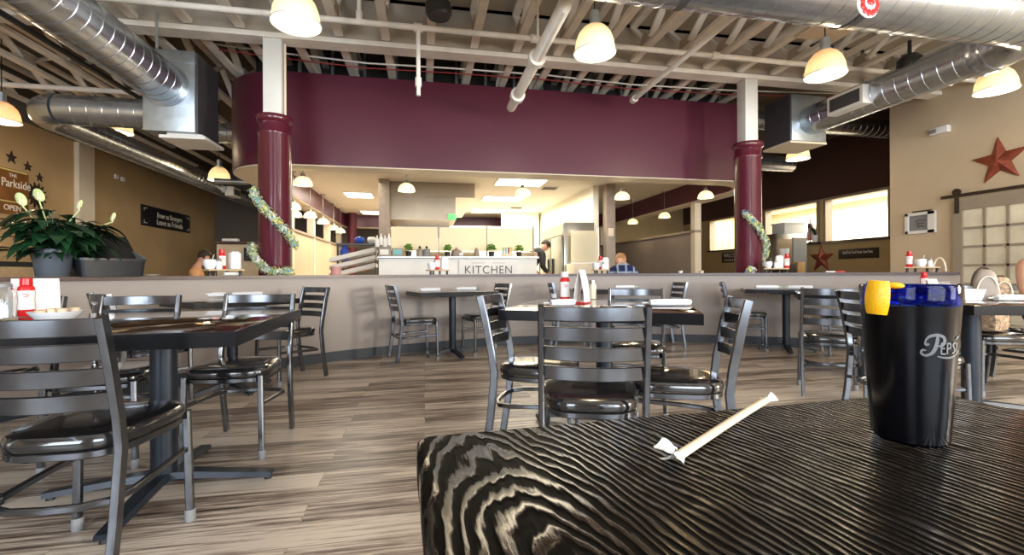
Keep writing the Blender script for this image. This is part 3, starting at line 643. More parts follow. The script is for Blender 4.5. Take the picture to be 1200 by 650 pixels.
# posts
def post(u0, u1, y, label, m='doorwood', z1=ZK):
    a, b = on_y(u0, 300, y), on_y(u1, 300, y); w = b.x - a.x
    t = tag(obj('post', MB().box(((a.x + b.x) / 2, y + w / 2, z1 / 2), (w, w, z1), bev=0.008), m), label, 'post'); t['kind'] = 'thing'; return t
post(444, 456.8, 8.75, 'tan square post at the left end of the kitchen counter', 'bag')
post(711, 721.5, 8.5, 'tan square post at the end of the white kitchen wall', 'bag')
p = on_y(716, 272, 8.48); tag(obj('switch_box', MB().box((p.x, 8.48, p.z), (0.10, 0.05, 0.16), bev=0.006), 'cream'), 'cream box on the tan post right of the kitchen', 'box')
# counter
CYY = 7.5
c0, c1 = on_y(443, 320, CYY), on_y(630, 320, CYY); zt = on_y(540, 300, CYY).z
t = thing('serving_counter', 'long white serving counter in front of the kitchen', 'counter', ((c0.x + c1.x) / 2, CYY, 0)); cw = c1.x - c0.x
obj('front_panel', MB().box((0, 0.30, (zt - 0.04) / 2), (cw - 0.02, 0.58, zt - 0.04)), 'white', t)
obj('worktop', MB().box((0, 0.30, zt - 0.02), (cw + 0.03, 0.66, 0.04), bev=0.006), 'steel', t)
cc = Vector(((c0.x + c1.x) / 2, CYY, 0))
# screens on the counter
zs = on_y(540, 266.5, CYY + 0.30).z; us = [457, 514, 570.5, 625]
px = [on_y(u, 280, CYY + 0.30).x for u in us]
for i, lab in enumerate(('frosted screen on the counter, left of three', 'frosted screen on the counter, middle of three', 'frosted screen on the counter, right of three')):
    a, b = px[i], px[i + 1]; t = thing('counter_screen', lab, 'screen', ((a + b) / 2, CYY + 0.30, zt), 0, 'frosted screens on the serving counter')
    obj('sheet', MB().box((0, 0, (zs - zt) / 2 + 0.05), (b - a - 0.035, 0.012, zs - zt - 0.10)), 'screen', t)
    obj('post', MB().box(((b - a) / 2, 0, (zs - zt) / 2 + 0.02), (0.025, 0.03, zs - zt + 0.04)), 'bag', t)
# KITCHEN sign
s0, s1 = on_y(538, 304, CYY - 0.03), on_y(606.5, 319, CYY - 0.03)
t = thing('kitchen_sign', 'white board sign reading KITCHEN on the counter front', 'sign', ((s0.x + s1.x) / 2, CYY - 0.015, s0.z)); sw, sh = s1.x - s0.x, 0.30
obj('board', MB().box((0, 0, -sh / 2), (sw, 0.022, sh), bev=0.004), 'paper', t)
text('lettering', 'KITCHEN', 0.185, facing((0.0, -0.012, -0.175), '-Y'), 'letterdark', t, sx=0.95, space=1.12, depth=0.001)
obj('line_ornament', MB().box((-0.17, -0.012, -0.055), (0.22, 0.002, 0.004)).box((0.17, -0.012, -0.055), (0.22, 0.002, 0.004)), 'letterdark', t)
# things on the counter
def counter_item(u, off=0.12): p = on_y(u, 300, CYY + off); return Vector((p.x, CYY + off, zt))
def herb_pot(u, label, s=1.0):
    t = thing('potted_herb', label, 'plant', counter_item(u), 0, 'small herbs on the counter')
    obj('pot', MB().lathe([(0.0, 0), (0.035 * s, 0), (0.045 * s, 0.07 * s), (0.0, 0.065 * s)], seg=16), 'charcoal', t)
    mb = MB()
    for k in range(60):
        a, b = random.uniform(0, 2 * PI), random.uniform(-0.3, 1.3); d = Vector((math.cos(a) * math.cos(b), math.sin(a) * math.cos(b), math.sin(b)))
        c = Vector((0, 0, 0.11 * s)) + d * random.uniform(0.03, 0.07) * s; mb.ball(c, 0.016 * s, (1, 1, 0.6), 6, 4)
    obj('foliage', mb, 'herb', t)
herb_pot(479, 'small green herb on the counter beside the teal frame', 1.15); herb_pot(524.5, 'small green herb on the counter by the first screen post', 1.1)
herb_pot(576, 'small green herb on the counter by the second screen post', 1.2); herb_pot(608, 'small green herb at the right end of the counter', 1.1)
def card_frame(u, w, h, m, label):
    t = thing('framed_card', label, 'frame', counter_item(u, 0.10)); R = Matrix.Rotation(-0.15, 3, 'X')
    obj('frame', MB().box((0, 0, h / 2), (w, 0.02, h), R), 'bag', t); obj('card', MB().box((0, -0.013, h / 2), (w * 0.74, 0.01, h * 0.66), R), m, t)
card_frame(450.5, 0.18, 0.13, 'paper', 'framed white card at the left end of the counter'); card_frame(466, 0.18, 0.13, 'teal', 'framed teal card on the counter')
card_frame(540.5, 0.09, 0.07, 'paper', 'tiny white card standing on the counter middle')
for u, w, lab in ((492, 0.11, 'grey box ornament on the counter'), (500, 0.12, 'rounded grey jar on the counter left of the screen post')):
    p = counter_item(u, 0.16); t = thing('jar', lab, 'jar', p)
    obj('body', MB().lathe([(0, 0), (w / 2, 0), (w / 2, 0.08), (w * 0.42, 0.12), (0, 0.13)], seg=18), 'bag' if u < 495 else 'glide', t)
    obj('knob', MB().ball((0, 0, 0.15), 0.022), 'charcoal', t)
for u, w, lab in ((535, 0.2, 'covered dish behind the tiny card'), (558.5, 0.1, 'rounded dish on the counter behind the kitchen sign')):
    p = counter_item(u, 0.20); tag(obj('covered_dish', MB().lathe([(0, 0), (w / 2, 0), (w * 0.52, 0.03), (w * 0.4, 0.10), (0.02, 0.13), (0.015, 0.15), (0, 0.155)], p, 20), 'bag'), lab, 'dish')
p = counter_item(594.5, 0.10); t = thing('bottle_caddy', 'row of tiny coloured bottles in a cream holder on the counter', 'caddy', p)
obj('holder', MB().box((0, 0, 0.025), (0.20, 0.07, 0.05), bev=0.004), 'creampaper', t)
for k, m in enumerate(('teal', 'gar0', 'redpipe', 'gar1')): obj('bottle', MB().lathe([(0, 0), (0.018, 0), (0.018, 0.04), (0.008, 0.06), (0.016, 0.10), (0, 0.105)], (-0.07 + 0.046 * k, 0, 0.05), 10), m, t)
for u, lab in ((548, 'loaf of food on the counter behind the screens, centre'), (618, 'loaf of food at the right end behind the screens'), (510, 'loaf of food behind the first screen post')):
    p = counter_item(u, 0.5); tag(obj('food_tray', MB().box((p.x, p.y, p.z + 0.045), (0.34, 0.2, 0.09), bev=0.03), 'woodtray'), lab, 'tray')
# white cups and dispensers stacked on the post end
p = counter_item(449, 0.28); t = thing('condiment_rack', 'white rack with sauce bottles at the left counter end', 'rack', p)
obj('shelf', MB().box((0, 0, 0.15), (0.26, 0.16, 0.02)).box((-0.11, 0, 0.07), (0.02, 0.14, 0.14)).box((0.11, 0, 0.07), (0.02, 0.14, 0.14)), 'glide', t)
for k in range(4): obj('bottle', MB().lathe([(0, 0), (0.032, 0), (0.032, 0.12), (0.012, 0.15), (0.012, 0.19), (0, 0.19)], (-0.095 + 0.063 * k, 0, 0.16 + 0.03 * (k % 2)), 12), 'paper', t)
# hood
y = 8.95
h0, h1, h2 = on_y(457, 257, y), on_y(534, 257, y), on_y(556.5, 232, y)
t = thing('kitchen_hood', 'large brown steel extraction hood above the counter', 'hood', (h0.x, y, h0.z))
obj('enclosure', MB().box(((h2.x - h0.x) / 2, 1.6, (h2.z + ZK) / 2 - h0.z), (h2.x - h0.x, 3.2, ZK - 0.005 - h2.z)), 'hood', t)
obj('canopy', MB().box(((h1.x - h0.x) / 2, 0.60, (h2.z - h0.z) / 2), (h1.x - h0.x, 1.2, h2.z - h0.z - 0.002)), 'hood', t)
obj('grease_filter', MB().box(((h1.x - h0.x) / 2, 1.4, -0.1), (h1.x - h0.x - 0.1, 0.3, 0.25)), 'steel', t)
p = on_y(530, 254, y - 0.06); tag(obj('exit_sign', MB().box((p.x, y - 0.04, p.z), (0.15, 0.05, 0.11), bev=0.008), 'green'), 'small green lit sign at the hood corner', 'sign')
# kitchen walls and back line
wy0, wy1 = 8.75, 14.0; wxx = 3.36
struct('wall_kitchen', MB().box((wxx + 0.06, (wy0 + wy1) / 2, ZK / 2), (0.12, wy1 - wy0, ZK)), 'whitewarm')
struct('wall_kitchen_back', MB().box((1.45, 13.1, 1.15), (3.7, 0.1, 2.3)).box((2.75, 13.0, ZK / 2), (1.1, 0.1, ZK)), 'whitewarm')
# refrigerator
f0, f1 = on_d(661, 260, 9.0), on_d(634, 268, 10.6)
zt_f = f0.z; t = thing('refrigerator', 'tall stainless two-door refrigerator at the white wall', 'refrigerator', (f0.x, f0.y, 0)); L = f1.y - f0.y; D = wxx - f0.x - 0.02
obj('body', MB().box((D / 2, L / 2, zt_f / 2), (D, L, zt_f), bev=0.01), 'steel', t)
for k in range(2):
    d = obj('door', MB().box((-0.02, L * (0.26 + 0.48 * k), zt_f * 0.46), (0.04, L * 0.46, zt_f * 0.80), bev=0.008), 'fridgesteel', t)
    obj('handle', MB().box((-0.055, L * (0.40 if k == 0 else 0.60), zt_f * 0.53), (0.03, 0.035, 0.42), bev=0.006), 'black', d)
obj('top_panel', MB().box((-0.015, L / 2, zt_f * 0.93), (0.03, L * 0.98, zt_f * 0.11)), 'hood', t)
g = on_y(685, 290, 8.4)
t = thing('glass_partition', 'frosted glass guard beside the refrigerator', 'screen', (g.x, 8.4, 0))
obj('sheet', MB().box((0.0, 0, 1.45), (0.55, 0.015, 0.6)), 'screen', t); obj('frame', MB().box((0.28, 0, 0.9), (0.03, 0.03, 1.8)).box((0, 0, 1.13), (0.56, 0.03, 0.03)), 'white', t)
g = on_y(694, 311, 7.9); tag(obj('side_counter', MB().box((g.x, 8.15, 0.55), (0.68, 0.45, 1.12), bev=0.01), 'cream'), 'cream low counter below the frosted glass guard', 'counter')
# partitions under the left and right bands
def partition(x, y0, y1, m, label, zc=1.76, endpost=True, n=2):
    t = thing('partition', label, 'partition', (x, y0, 0)); t['kind'] = 'thing'; L = y1 - y0
    obj('panel', MB().box((0, L / 2, (zc - 0.03) / 2), (0.10, L, zc - 0.03)), m, t)
    obj('rail', MB().box((0, L / 2, zc), (0.17, L + 0.04, 0.05), bev=0.01), 'bag', t)
    for k in range(n):
        y = 0.06 + (L - 0.2) * k / max(1, n - 1); obj('post', MB().box((0, y, (ZB) / 2), (0.14, 0.14, ZB - 0.01)), 'cream', t)
    return t
partition(SO[0] + 0.18, 9.0, 14.2, 'beige', 'tan partition with rail below the left row of pendants', n=4)
partition(SO[1] - 0.18, 8.25, 13.4, 'halfwall', 'grey partition with rail below the right maroon band', n=2)
# rack with trays, left of the counter
p = on_y(420, 320, 8.1); t = thing('tray_rack', 'dark metal rack of slanted white bread trays left of the counter', 'rack', (p.x, 8.1, 0))
mb = MB()
for sx in (-0.33, 0.28):
    for sy in (0, 0.5): mb.box((sx, sy, 0.72), (0.03, 0.03, 1.44))
obj('frame', mb, 'black', t); obj('top_shelf', MB().box((-0.02, 0.25, 1.44), (0.66, 0.55, 0.03)), 'darkmetal', t)
for k in range(3): obj('tray', MB().box((-0.08, 0.1, 1.00 + 0.13 * k), (0.76, 0.45, 0.075), Matrix.Rotation(-0.24, 3, 'Y'), bev=0.02), 'paper', t)
tag(obj('jug', MB().lathe([(0, 0), (0.07, 0), (0.075, 0.16), (0.04, 0.22), (0.03, 0.25), (0, 0.25)], (p.x - 0.24, 8.2, 1.17), 14), 'blue'), 'blue jug standing in the tray rack', 'jug')
for dx, m, lab in ((0.0, 'blue', 'crumpled blue and white bag on top of the tray rack'), (0.20, 'paper', 'crumpled white bag on top of the tray rack')):
    mb = MB(); mb.ball((p.x + dx, 8.3, 1.525), 0.08, (1.1, 0.8, 0.75), 12, 8)
    for v in mb.bm.verts: v.co += Vector((random.uniform(-1, 1), random.uniform(-1, 1), random.uniform(-.6, .6))) * 0.012
    tag(obj('bag', mb, m), lab, 'bag')
tag(obj('tub', MB().lathe([(0, 0), (0.065, 0), (0.08, 1.05), (0.085, 1.06), (0, 1.06)], (p.x - 0.31, 7.8, 0.0), 16), 'pink'), 'tall pink tub in front of the tray rack', 'tub')
# ------------------------------------------------------------------ far left
def wallbox(u0, v0, u1, v1, x, th, m, name, side=1):
    a, b = on_x(u0, v0, x), on_x(u1, v1, x)
    return a, b
# pilaster
a, b = on_x(87, 240, XL), on_x(105.5, 240, XL); tag(struct('pilaster', MB().box((XL + 0.04, (a.y + b.y) / 2, 1.7), (0.08, b.y - a.y, 3.39)), 'cream'), 'pale pilaster on the tan left wall', 'pilaster')
# ENTER sign
a, b = on_x(164.5, 251, XL), on_x(221, 263, XL); za, zb = on_x(164.5, 239, XL).z, on_x(164.5, 263.5, XL).z
yc, w, zc, hh = (a.y + b.y) / 2, b.y - a.y, (za + zb) / 2, za - zb
t = thing('wall_sign', 'black sign reading Enter as strangers, leave as friends', 'sign', (XL + 0.02, yc, zc))
obj('board', MB().box((0, 0, 0), (0.035, w, hh), bev=0.004), 'black', t)
text('lettering', 'Enter as Strangers', hh * 0.36, facing((0.019, 0.04 * w, hh * 0.13), '+X'), 'letter', t, sx=0.92)
text('lettering', 'Leave as Friends', hh * 0.40, facing((0.019, 0.04 * w, -hh * 0.22), '+X'), 'letter', t, sx=0.95)
mb = MB()
for sy in (-1, 1):
    for sz in (-1, 1):
        mb.box((0.019, sy * w * 0.44, sz * hh * 0.36), (0.004, w * 0.06, 0.012)).box((0.019, sy * w * 0.465, sz * hh * 0.30), (0.004, 0.012, hh * 0.16))
obj('corner_ornament', mb, 'letter', t)
# poster
a, b = on_x(-30, 230, XL), on_x(31, 230, XL); zt_, zb_ = on_x(31, 203, XL).z, on_x(31, 254, XL).z
t = thing('wall_poster', 'rust brown poster reading The Parkside behind the plant', 'poster', (XL + 0.015, (a.y + b.y) / 2, (zt_ + zb_) / 2)); w, hh = b.y - a.y, zt_ - zb_
obj('board', MB().box((0, 0, 0), (0.03, w, hh), bev=0.004), 'poster', t)
text('lettering', 'Parkside', hh * 0.26, facing((0.017, w * 0.24, hh * 0.18), '+X'), 'letter', t, sx=0.85)
text('lettering', 'THE', hh * 0.11, facing((0.017, w * 0.17, hh * 0.36), '+X'), 'letter', t)
text('lettering', 'OPEN', hh * 0.17, facing((0.017, w * 0.16, -hh * 0.36), '+X'), 'letter', t)
obj('border', MB().box((0.016, 0, hh * 0.47), (0.003, w * 0.95, 0.02)).box((0.016, 0, -hh * 0.22), (0.003, w * 0.95, 0.015)), 'gar1', t)
# metal sun and stars
def star_mesh(R, depth, th=0.012, rot=0.0):
    mb = MB(); P = []
    for k in range(10):
        a = PI / 2 + rot + k * PI / 5; r = R if k % 2 == 0 else R * 0.40; P.append((r * math.cos(a), r * math.sin(a)))
    F_ = [mb.bm.verts.new((x, y, th)) for x, y in P]; B_ = [mb.bm.verts.new((x, y, 0)) for x, y in P]; c = mb.bm.verts.new((0, 0, depth))
    for k in range(10):
        j = (k + 1) % 10; mb.bm.faces.new((F_[k], F_[j], c)); mb.bm.faces.new((B_[k], B_[j], F_[j], F_[k]))
    mb.bm.faces.new(B_[::-1]); return mb
for u, v, R, lab in ((13, 184.5, 0.105, 'dark tin star on the left wall, topmost of three'), (32, 195, 0.085, 'dark tin star on the left wall, middle of three'), (46, 208, 0.08, 'dark tin star on the left wall, just above the sun')):
    p = on_x(u, v, XL + 0.002); tag(obj('wall_star', star_mesh(R, 0.03).xf(facing(p, '+X')), 'darktin', smooth=False), lab, 'star')
p = on_x(42.5, 229, XL + 0.004); t = thing('metal_sun', 'dark metal sun with pointed rays on the left wall', 'wall ornament', p)
mb = MB(); R = 0.125
pr = [(R * math.cos(a), R * math.sin(a)) for a in [2 * PI * i / 40 for i in range(40)]]; pi = [(0.62 * R * math.cos(a) - 0.03, 0.62 * R * math.sin(a)) for a in [2 * PI * i / 40 for i in range(40)]]
obj('ring', MB().ring(pr, pi, 0, 0.02).xf(facing((0, 0, 0), '+X')), 'darktin', t)
for k in range(14):
    a = 2 * PI * k / 14; c, s = math.cos(a), math.sin(a); q = [(R * 1.0 * c - 0.028 * s, R * s + 0.028 * c), (R * c + 0.028 * s, R * s - 0.028 * c), (R * 1.75 * c, R * 1.75 * s)]
    mb.prism(q, 0, 0.015)
obj('rays', mb.xf(facing((0, 0, 0), '+X')), 'darktin', t)
obj('face_disc', MB().lathe([(0, 0), (0.06, 0), (0.05, 0.02), (0, 0.03)], seg=24).xf(facing((0, -0.035, 0), '+X')), 'sheet', t)
for u, v, lab in ((136.5, 207, 'small white thermostat on the left wall'), (144, 210, 'small white control beside the thermostat')):
    p = on_x(u, v, XL + 0.02); tag(obj('thermostat', MB().box(p, (0.035, 0.11, 0.09), bev=0.01), 'paper'), lab, 'thermostat')
# booths along the left wall
for k, (y0, y1, lab) in enumerate(((5.6, 7.3, 'dark booth bench by the left wall behind the potted plant'), (7.6, 9.3, 'dark booth bench by the left wall behind the black bin'), (9.6, 11.3, 'dark booth bench by the left wall under the black sign'))):
    t = thing('booth_bench', lab, 'bench', (XL + 0.05, y0, 0), 0, 'booth benches along the left wall')
    obj('backrest', MB().box((0.10, (y1 - y0) / 2, 0.62), (0.16, y1 - y0, 1.06), bev=0.03), 'darkcloth', t)
    obj('seat', MB().box((0.42, (y1 - y0) / 2, 0.40), (0.48, y1 - y0, 0.14), bev=0.04), 'darkcloth', t)
    obj('plinth', MB().box((0.38, (y1 - y0) / 2, 0.165), (0.40, y1 - y0 - 0.05, 0.33)), 'cap', t)
    obj('wood_panel', MB().box((0.19, (y1 - y0) / 2, 0.98), (0.02, (y1 - y0) * 0.6, 0.18)), 'woodtray', t)
# beige low wall at the far end with screen
y = 10.9; a, b = on_y(254, 300, y), on_y(338, 300, y); zt_ = on_y(270, 284, y).z
t = thing('partition', 'beige low wall with dark ledge behind the left column', 'partition', (a.x, y, 0)); t['kind'] = 'thing'
obj('panel', MB().box(((b.x - a.x) / 2, 0.07, zt_ / 2 - 0.02), (b.x - a.x, 0.14, zt_ - 0.04)), 'beige', t); obj('ledge', MB().box(((b.x - a.x) / 2, 0.07, zt_), (b.x - a.x + 0.06, 0.26, 0.05)), 'cap', t)
p = on_y(270.5, 281, y + 0.07); tag(obj('box', MB().box((p.x, y + 0.07, zt_ + 0.055), (0.30, 0.16, 0.06), bev=0.01), 'paper'), 'white box lying on the dark ledge of the beige low wall', 'box')
p0, p1 = on_y(286, 290, y - 0.02), on_y(330, 305.5, y - 0.02); t = thing('wall_screen', 'black screen on the beige low wall left of the column', 'screen', ((p0.x + p1.x) / 2, y - 0.022, (p0.z + p1.z) / 2))
obj('bezel', MB().box((0, 0, 0), (p1.x - p0.x, 0.03, p0.z - p1.z), bev=0.004), 'black', t); obj('glass', MB().box((0, -0.016, 0), (p1.x - p0.x - 0.05, 0.004, p0.z - p1.z - 0.05)), 'basebd', t)
# ------------------------------------------------------------------ right walls
def barn_star(p, R, d, label, rot=0.0, m='rust'): return tag(obj('barn_star', star_mesh(R, R * 0.22, 0.02, rot).xf(facing(p, d)), m, smooth=False), label, 'star')
p = on_x(1172, 188, XB - 0.002); barn_star(p, 0.315, '-X', 'large rust red tin star on the beige wall', 0.06)
p = on_x(963, 303, XR - 0.002); barn_star(p, 0.36, '-X', 'dark rust tin star on the ochre wall below the openings', 0.0)
p = on_x(1104, 153, XB); t = thing('exit_lamp', 'small white lamp unit high on the beige wall', 'lamp', p)
obj('body', MB().box((-0.04, 0, 0), (0.08, 0.24, 0.10), bev=0.015), 'paper', t); obj('lens', MB().box((-0.085, 0.06, 0.0), (0.02, 0.09, 0.06), bev=0.01), 'glide', t)
p = on_x(1080, 261, XB); t = thing('wall_picture', 'white framed picture with grey motif on the beige wall', 'picture', p)
w, hh = 0.42, 0.32
mb = MB()
for sy, sz, ly, lz in ((0, hh / 2 - 0.02, w, 0.045), (0, -hh / 2 + 0.02, w, 0.045), (-w / 2 + 0.045, 0, 0.095, hh), (w / 2 - 0.02, 0, 0.045, hh)): mb.box((-0.025, sy, sz), (0.045, ly, lz))
obj('frame', mb, 'white', t); obj('backing', MB().box((-0.010, 0, 0), (0.018, w - 0.02, hh - 0.02)), 'glide', t)
mb = MB()
for z, s in ((0.035, 1.0), (-0.01, 0.8), (-0.055, 0.6)): mb.tube([(-0.022, 0.07 * s, z - 0.015), (-0.022, 0.02, z + 0.012), (-0.022, -0.03, z), (-0.022, -0.07 * s, z + 0.006)], 0.006, 6)
obj('motif', mb, 'letterdark', t); obj('top_bar', MB().box((-0.03, -0.03, hh / 2 + 0.012), (0.05, 0.25, 0.022)), 'darktin', t)
# barn door
dL = on_x(1122, 300, XB).y; dtop = on_x(1122, 236, XB).z; dw = 1.75
t = thing('barn_door', 'taupe sliding barn door with paned glass on a black rail', 'door', (XB - 0.06, dL, 0))
mb = MB(); st = 0.115
mb.box((0, -st / 2, dtop / 2 + 0.01), (0.045, st, dtop - 0.02)).box((0, -dw + st / 2, dtop / 2 + 0.01), (0.045, st, dtop - 0.02)).box((0, -dw / 2, dtop - 0.07), (0.045, dw - 2 * st, 0.14)).box((0, -dw / 2, 0.13), (0.045, dw - 2 * st, 0.22))
obj('frame', mb, 'doorwood', t)
mb = MB(); nc = 6; nr = 6; gw = (dw - 2 * st) / nc; z0, z1 = 0.24, dtop - 0.14; gh = (z1 - z0) / nr
for k in range(1, nc): mb.box((0, -st - gw * k, (z0 + z1) / 2), (0.03, 0.03, z1 - z0))
for k in range(1, nr): mb.box((0, -dw / 2, z0 + gh * k), (0.03, dw - 2 * st, 0.03))
obj('muntins', mb, 'doorwood', t); obj('glass', MB().box((0.008, -dw / 2, (z0 + z1) / 2), (0.008, dw - 2 * st, z1 - z0)), 'pane', t)
obj('rail', MB().box((-0.02, -1.45, dtop + 0.07), (0.014, 3.2, 0.045)), 'darktin', t)
for yy in (-0.06, -dw + 0.06):
    h = obj('hanger', MB().box((-0.035, yy, dtop - 0.05), (0.014, 0.05, 0.26)), 'darktin', t); obj('wheel', MB().lathe([(0, 0), (0.05, 0), (0.05, 0.03), (0, 0.03)], (-0.05, yy, dtop + 0.12), 18, axis='X'), 'darktin', h)
obj('handle', MB().box((-0.05, -dw + 0.06, 1.0), (0.03, 0.03, 0.30)), 'darktin', t)
# signs on the far right wall
a, b = on_x(984, 296, XR), on_x(1030.5, 294, XR); zc = on_x(1007, 296.8, XR).z
t = thing('wall_sign', 'dark plaque reading Good Food Good Friends Good Times', 'sign', (XR - 0.02, (a.y + b.y) / 2, zc)); w = a.y - b.y
obj('board', MB().box((0, 0, 0), (0.035, w, 0.22), bev=0.004), 'darktin', t)
text('lettering', 'Good Food  Good Friends  Good Times', 0.088, facing((-0.019, 0, 0.03), '-X'), 'letter', t, sx=w * 0.9 / 1.72)
a, b = on_x(847, 302, XR), on_x(872, 302, XR); zc = on_x(857, 301.5, XR).z
t = thing('wall_sign', 'dark plaque reading WELCOME beside the right column', 'sign', (XR - 0.02, (a.y + b.y) / 2, zc)); w = a.y - b.y
obj('board', MB().box((0, 0, 0), (0.035, w, 0.32), bev=0.004), 'darktin', t)
text('lettering', 'WELCOME', 0.17, facing((-0.019, 0, 0.06), '-X'), 'letter', t, sx=w * 0.92 / 0.95); text('lettering', 'friends & family', 0.10, facing((-0.019, 0, -0.08), '-X'), 'letter', t, sx=w * 0.85 / 0.72)
p = on_x(817, 298, XR); t = thing('wall_picture', 'small dark framed picture far right of the grey partition', 'picture', p)
obj('frame', MB().box((-0.02, 0, 0), (0.035, 0.36, 0.38)), 'black', t); obj('print', MB().box((-0.04, 0, 0), (0.01, 0.27, 0.29)), 'creampaper', t); obj('motif', MB().box((-0.047, 0, -0.02), (0.006, 0.12, 0.16)), 'poster', t)
# equipment in front of the far right wall
p0, p1 = on_y(910, 318, 9.2), on_y(928, 318, 9.2); zt_ = on_y(910, 273.5, 9.2).z
t = thing('drinks_station', 'tall grey steel cabinet before the bright opening', 'cabinet', (p0.x, 9.2, 0)); w = p1.x - p0.x
obj('body', MB().box((w, 0.35, zt_ / 2), (2 * w, 0.7, zt_), bev=0.01), 'steel', t); obj('door', MB().box((w * 0.5, -0.01, zt_ * 0.5), (w * 0.95, 0.02, zt_ * 0.86)), 'hood', t)
obj('side_door', MB().box((w * 1.5, -0.01, zt_ * 0.7), (w * 0.9, 0.02, zt_ * 0.5)), 'glide', t)
tag(obj('storage_box', MB().box((p0.x + w * 1.4, 9.5, zt_ + 0.13), (w * 1.3, 0.4, 0.24), bev=0.01).box((p0.x + w * 1.4, 9.5, zt_ + 0.26), (w * 1.36, 0.44, 0.03), bev=0.005), 'paper'), 'white storage box on top of the grey steel cabinet', 'box')
p = on_y(935.5, 312, 9.0); tag(obj('carton', MB().box((p.x, 9.0, 0.58), (0.2, 0.18, 1.16), bev=0.006), 'cardboard'), 'tall orange cardboard carton in front of the grey steel cabinet', 'carton')
p = on_y(918.5, 303, 8.9); tag(obj('paper_cups', MB().lathe([(0, 0), (0.07, 0), (0.10, 0.24), (0.105, 0.25), (0.105, 0.33), (0, 0.33)], (p.x, 8.9, 1.13), 20), 'paper'), 'large white cup in front of the grey steel cabinet', 'cup')
tag(obj('cup_stand', MB().box((p.x, 8.9, 0.56), (0.36, 0.34, 1.12), bev=0.01), 'darktin'), 'dark stand under the large white cup', 'stand')
# flag and plant on the sill
p = on_x(950.5, 286, XR - 0.02); zsl = ZS + 0.035; t = thing('small_flag', 'small red striped flag hanging on its stick on the sill', 'flag', (XR - 0.04, p.y, zsl))
obj('stick', MB().tube([(0, 0, 0.02), (0, 0, 0.58)], 0.01), 'darktin', t); obj('base', MB().lathe([(0, 0), (0.05, 0), (0.04, 0.025), (0, 0.025)], seg=14), 'darktin', t)
fb = MB(); fr = MB(); n = 9
for k in range(n):
    m_ = fb if k % 2 else fr
    y0_, y1_ = -0.17 + 0.3 * k / n, -0.17 + 0.3 * (k + 1) / n
    top = lambda yy: 0.47 - abs(yy) * 0.9
    m_.prism([(y0_, 0.05), (y1_, 0.05), (y1_ * 0.35, 0.47), (y0_ * 0.35, 0.47)], -0.006, 0.006)
RX = Matrix(((0, 0, 1, 0), (1, 0, 0, 0), (0, 1, 0, 0), (0, 0, 0, 1)))
obj('white_stripes', fb.xf(RX), 'paper', t); obj('red_stripes', fr.xf(RX), 'red', t); obj('canton', MB().box((-0.008, 0.03, 0.42), (0.012, 0.07, 0.12)), 'denim', t)
p = on_x(956.5, 286, XR - 0.02); t = thing('potted_plant', 'spiky green plant in white pot on the sill beside the flag', 'plant', (XR - 0.03, p.y, zsl))
obj('pot', MB().lathe([(0, 0), (0.07, 0), (0.09, 0.17), (0.0, 0.16)], seg=18), 'paper', t); mb = MB()
for k in range(26):
    a = random.uniform(0, 2 * PI); l = random.uniform(0.18, 0.34); b = random.uniform(0.05, 0.16)
    mb.tube([(0, 0, 0.15), (b * 0.5 * math.cos(a), b * 0.5 * math.sin(a), 0.15 + l * 0.6), (b * math.cos(a), b * math.sin(a), 0.15 + l)], 0.012, 5, scales=[1, 0.9, 0.15])
obj('foliage', mb, 'leaf', t)
# seen through the openings: lamp and white partitions of the side room
p = on_x(1016, 272, 11.3); t = thing('pendant_lamp', 'white pendant lamp seen through the right opening', 'lamp', p)
obj('shade', MB().lathe([(0.24, 0), (0.20, 0.05), (0.06, 0.13), (0.03, 0.17), (0, 0.18)], seg=24), 'paper', t); obj('cord', MB().tube([(0, 0, 0.17), (0, 0, 3.12 - p.z)], 0.008, 6), 'greybrown', t)
for u0, u1, lab in ((967, 1000, 'pale partition beyond the right opening, left part'), (1001, 1052, 'pale partition beyond the right opening, right part')):
    a, b = on_x(u1, 280, 11.9), on_x(u0, 280, 11.9); z1 = on_x((u0 + u1) / 2, 262, 11.9).z
    tag(obj('partition', MB().box((11.9, (a.y + b.y) / 2, z1 / 2), (0.08, b.y - a.y - 0.03, z1), bev=0.005), 'white'), lab, 'partition')['kind'] = 'thing'

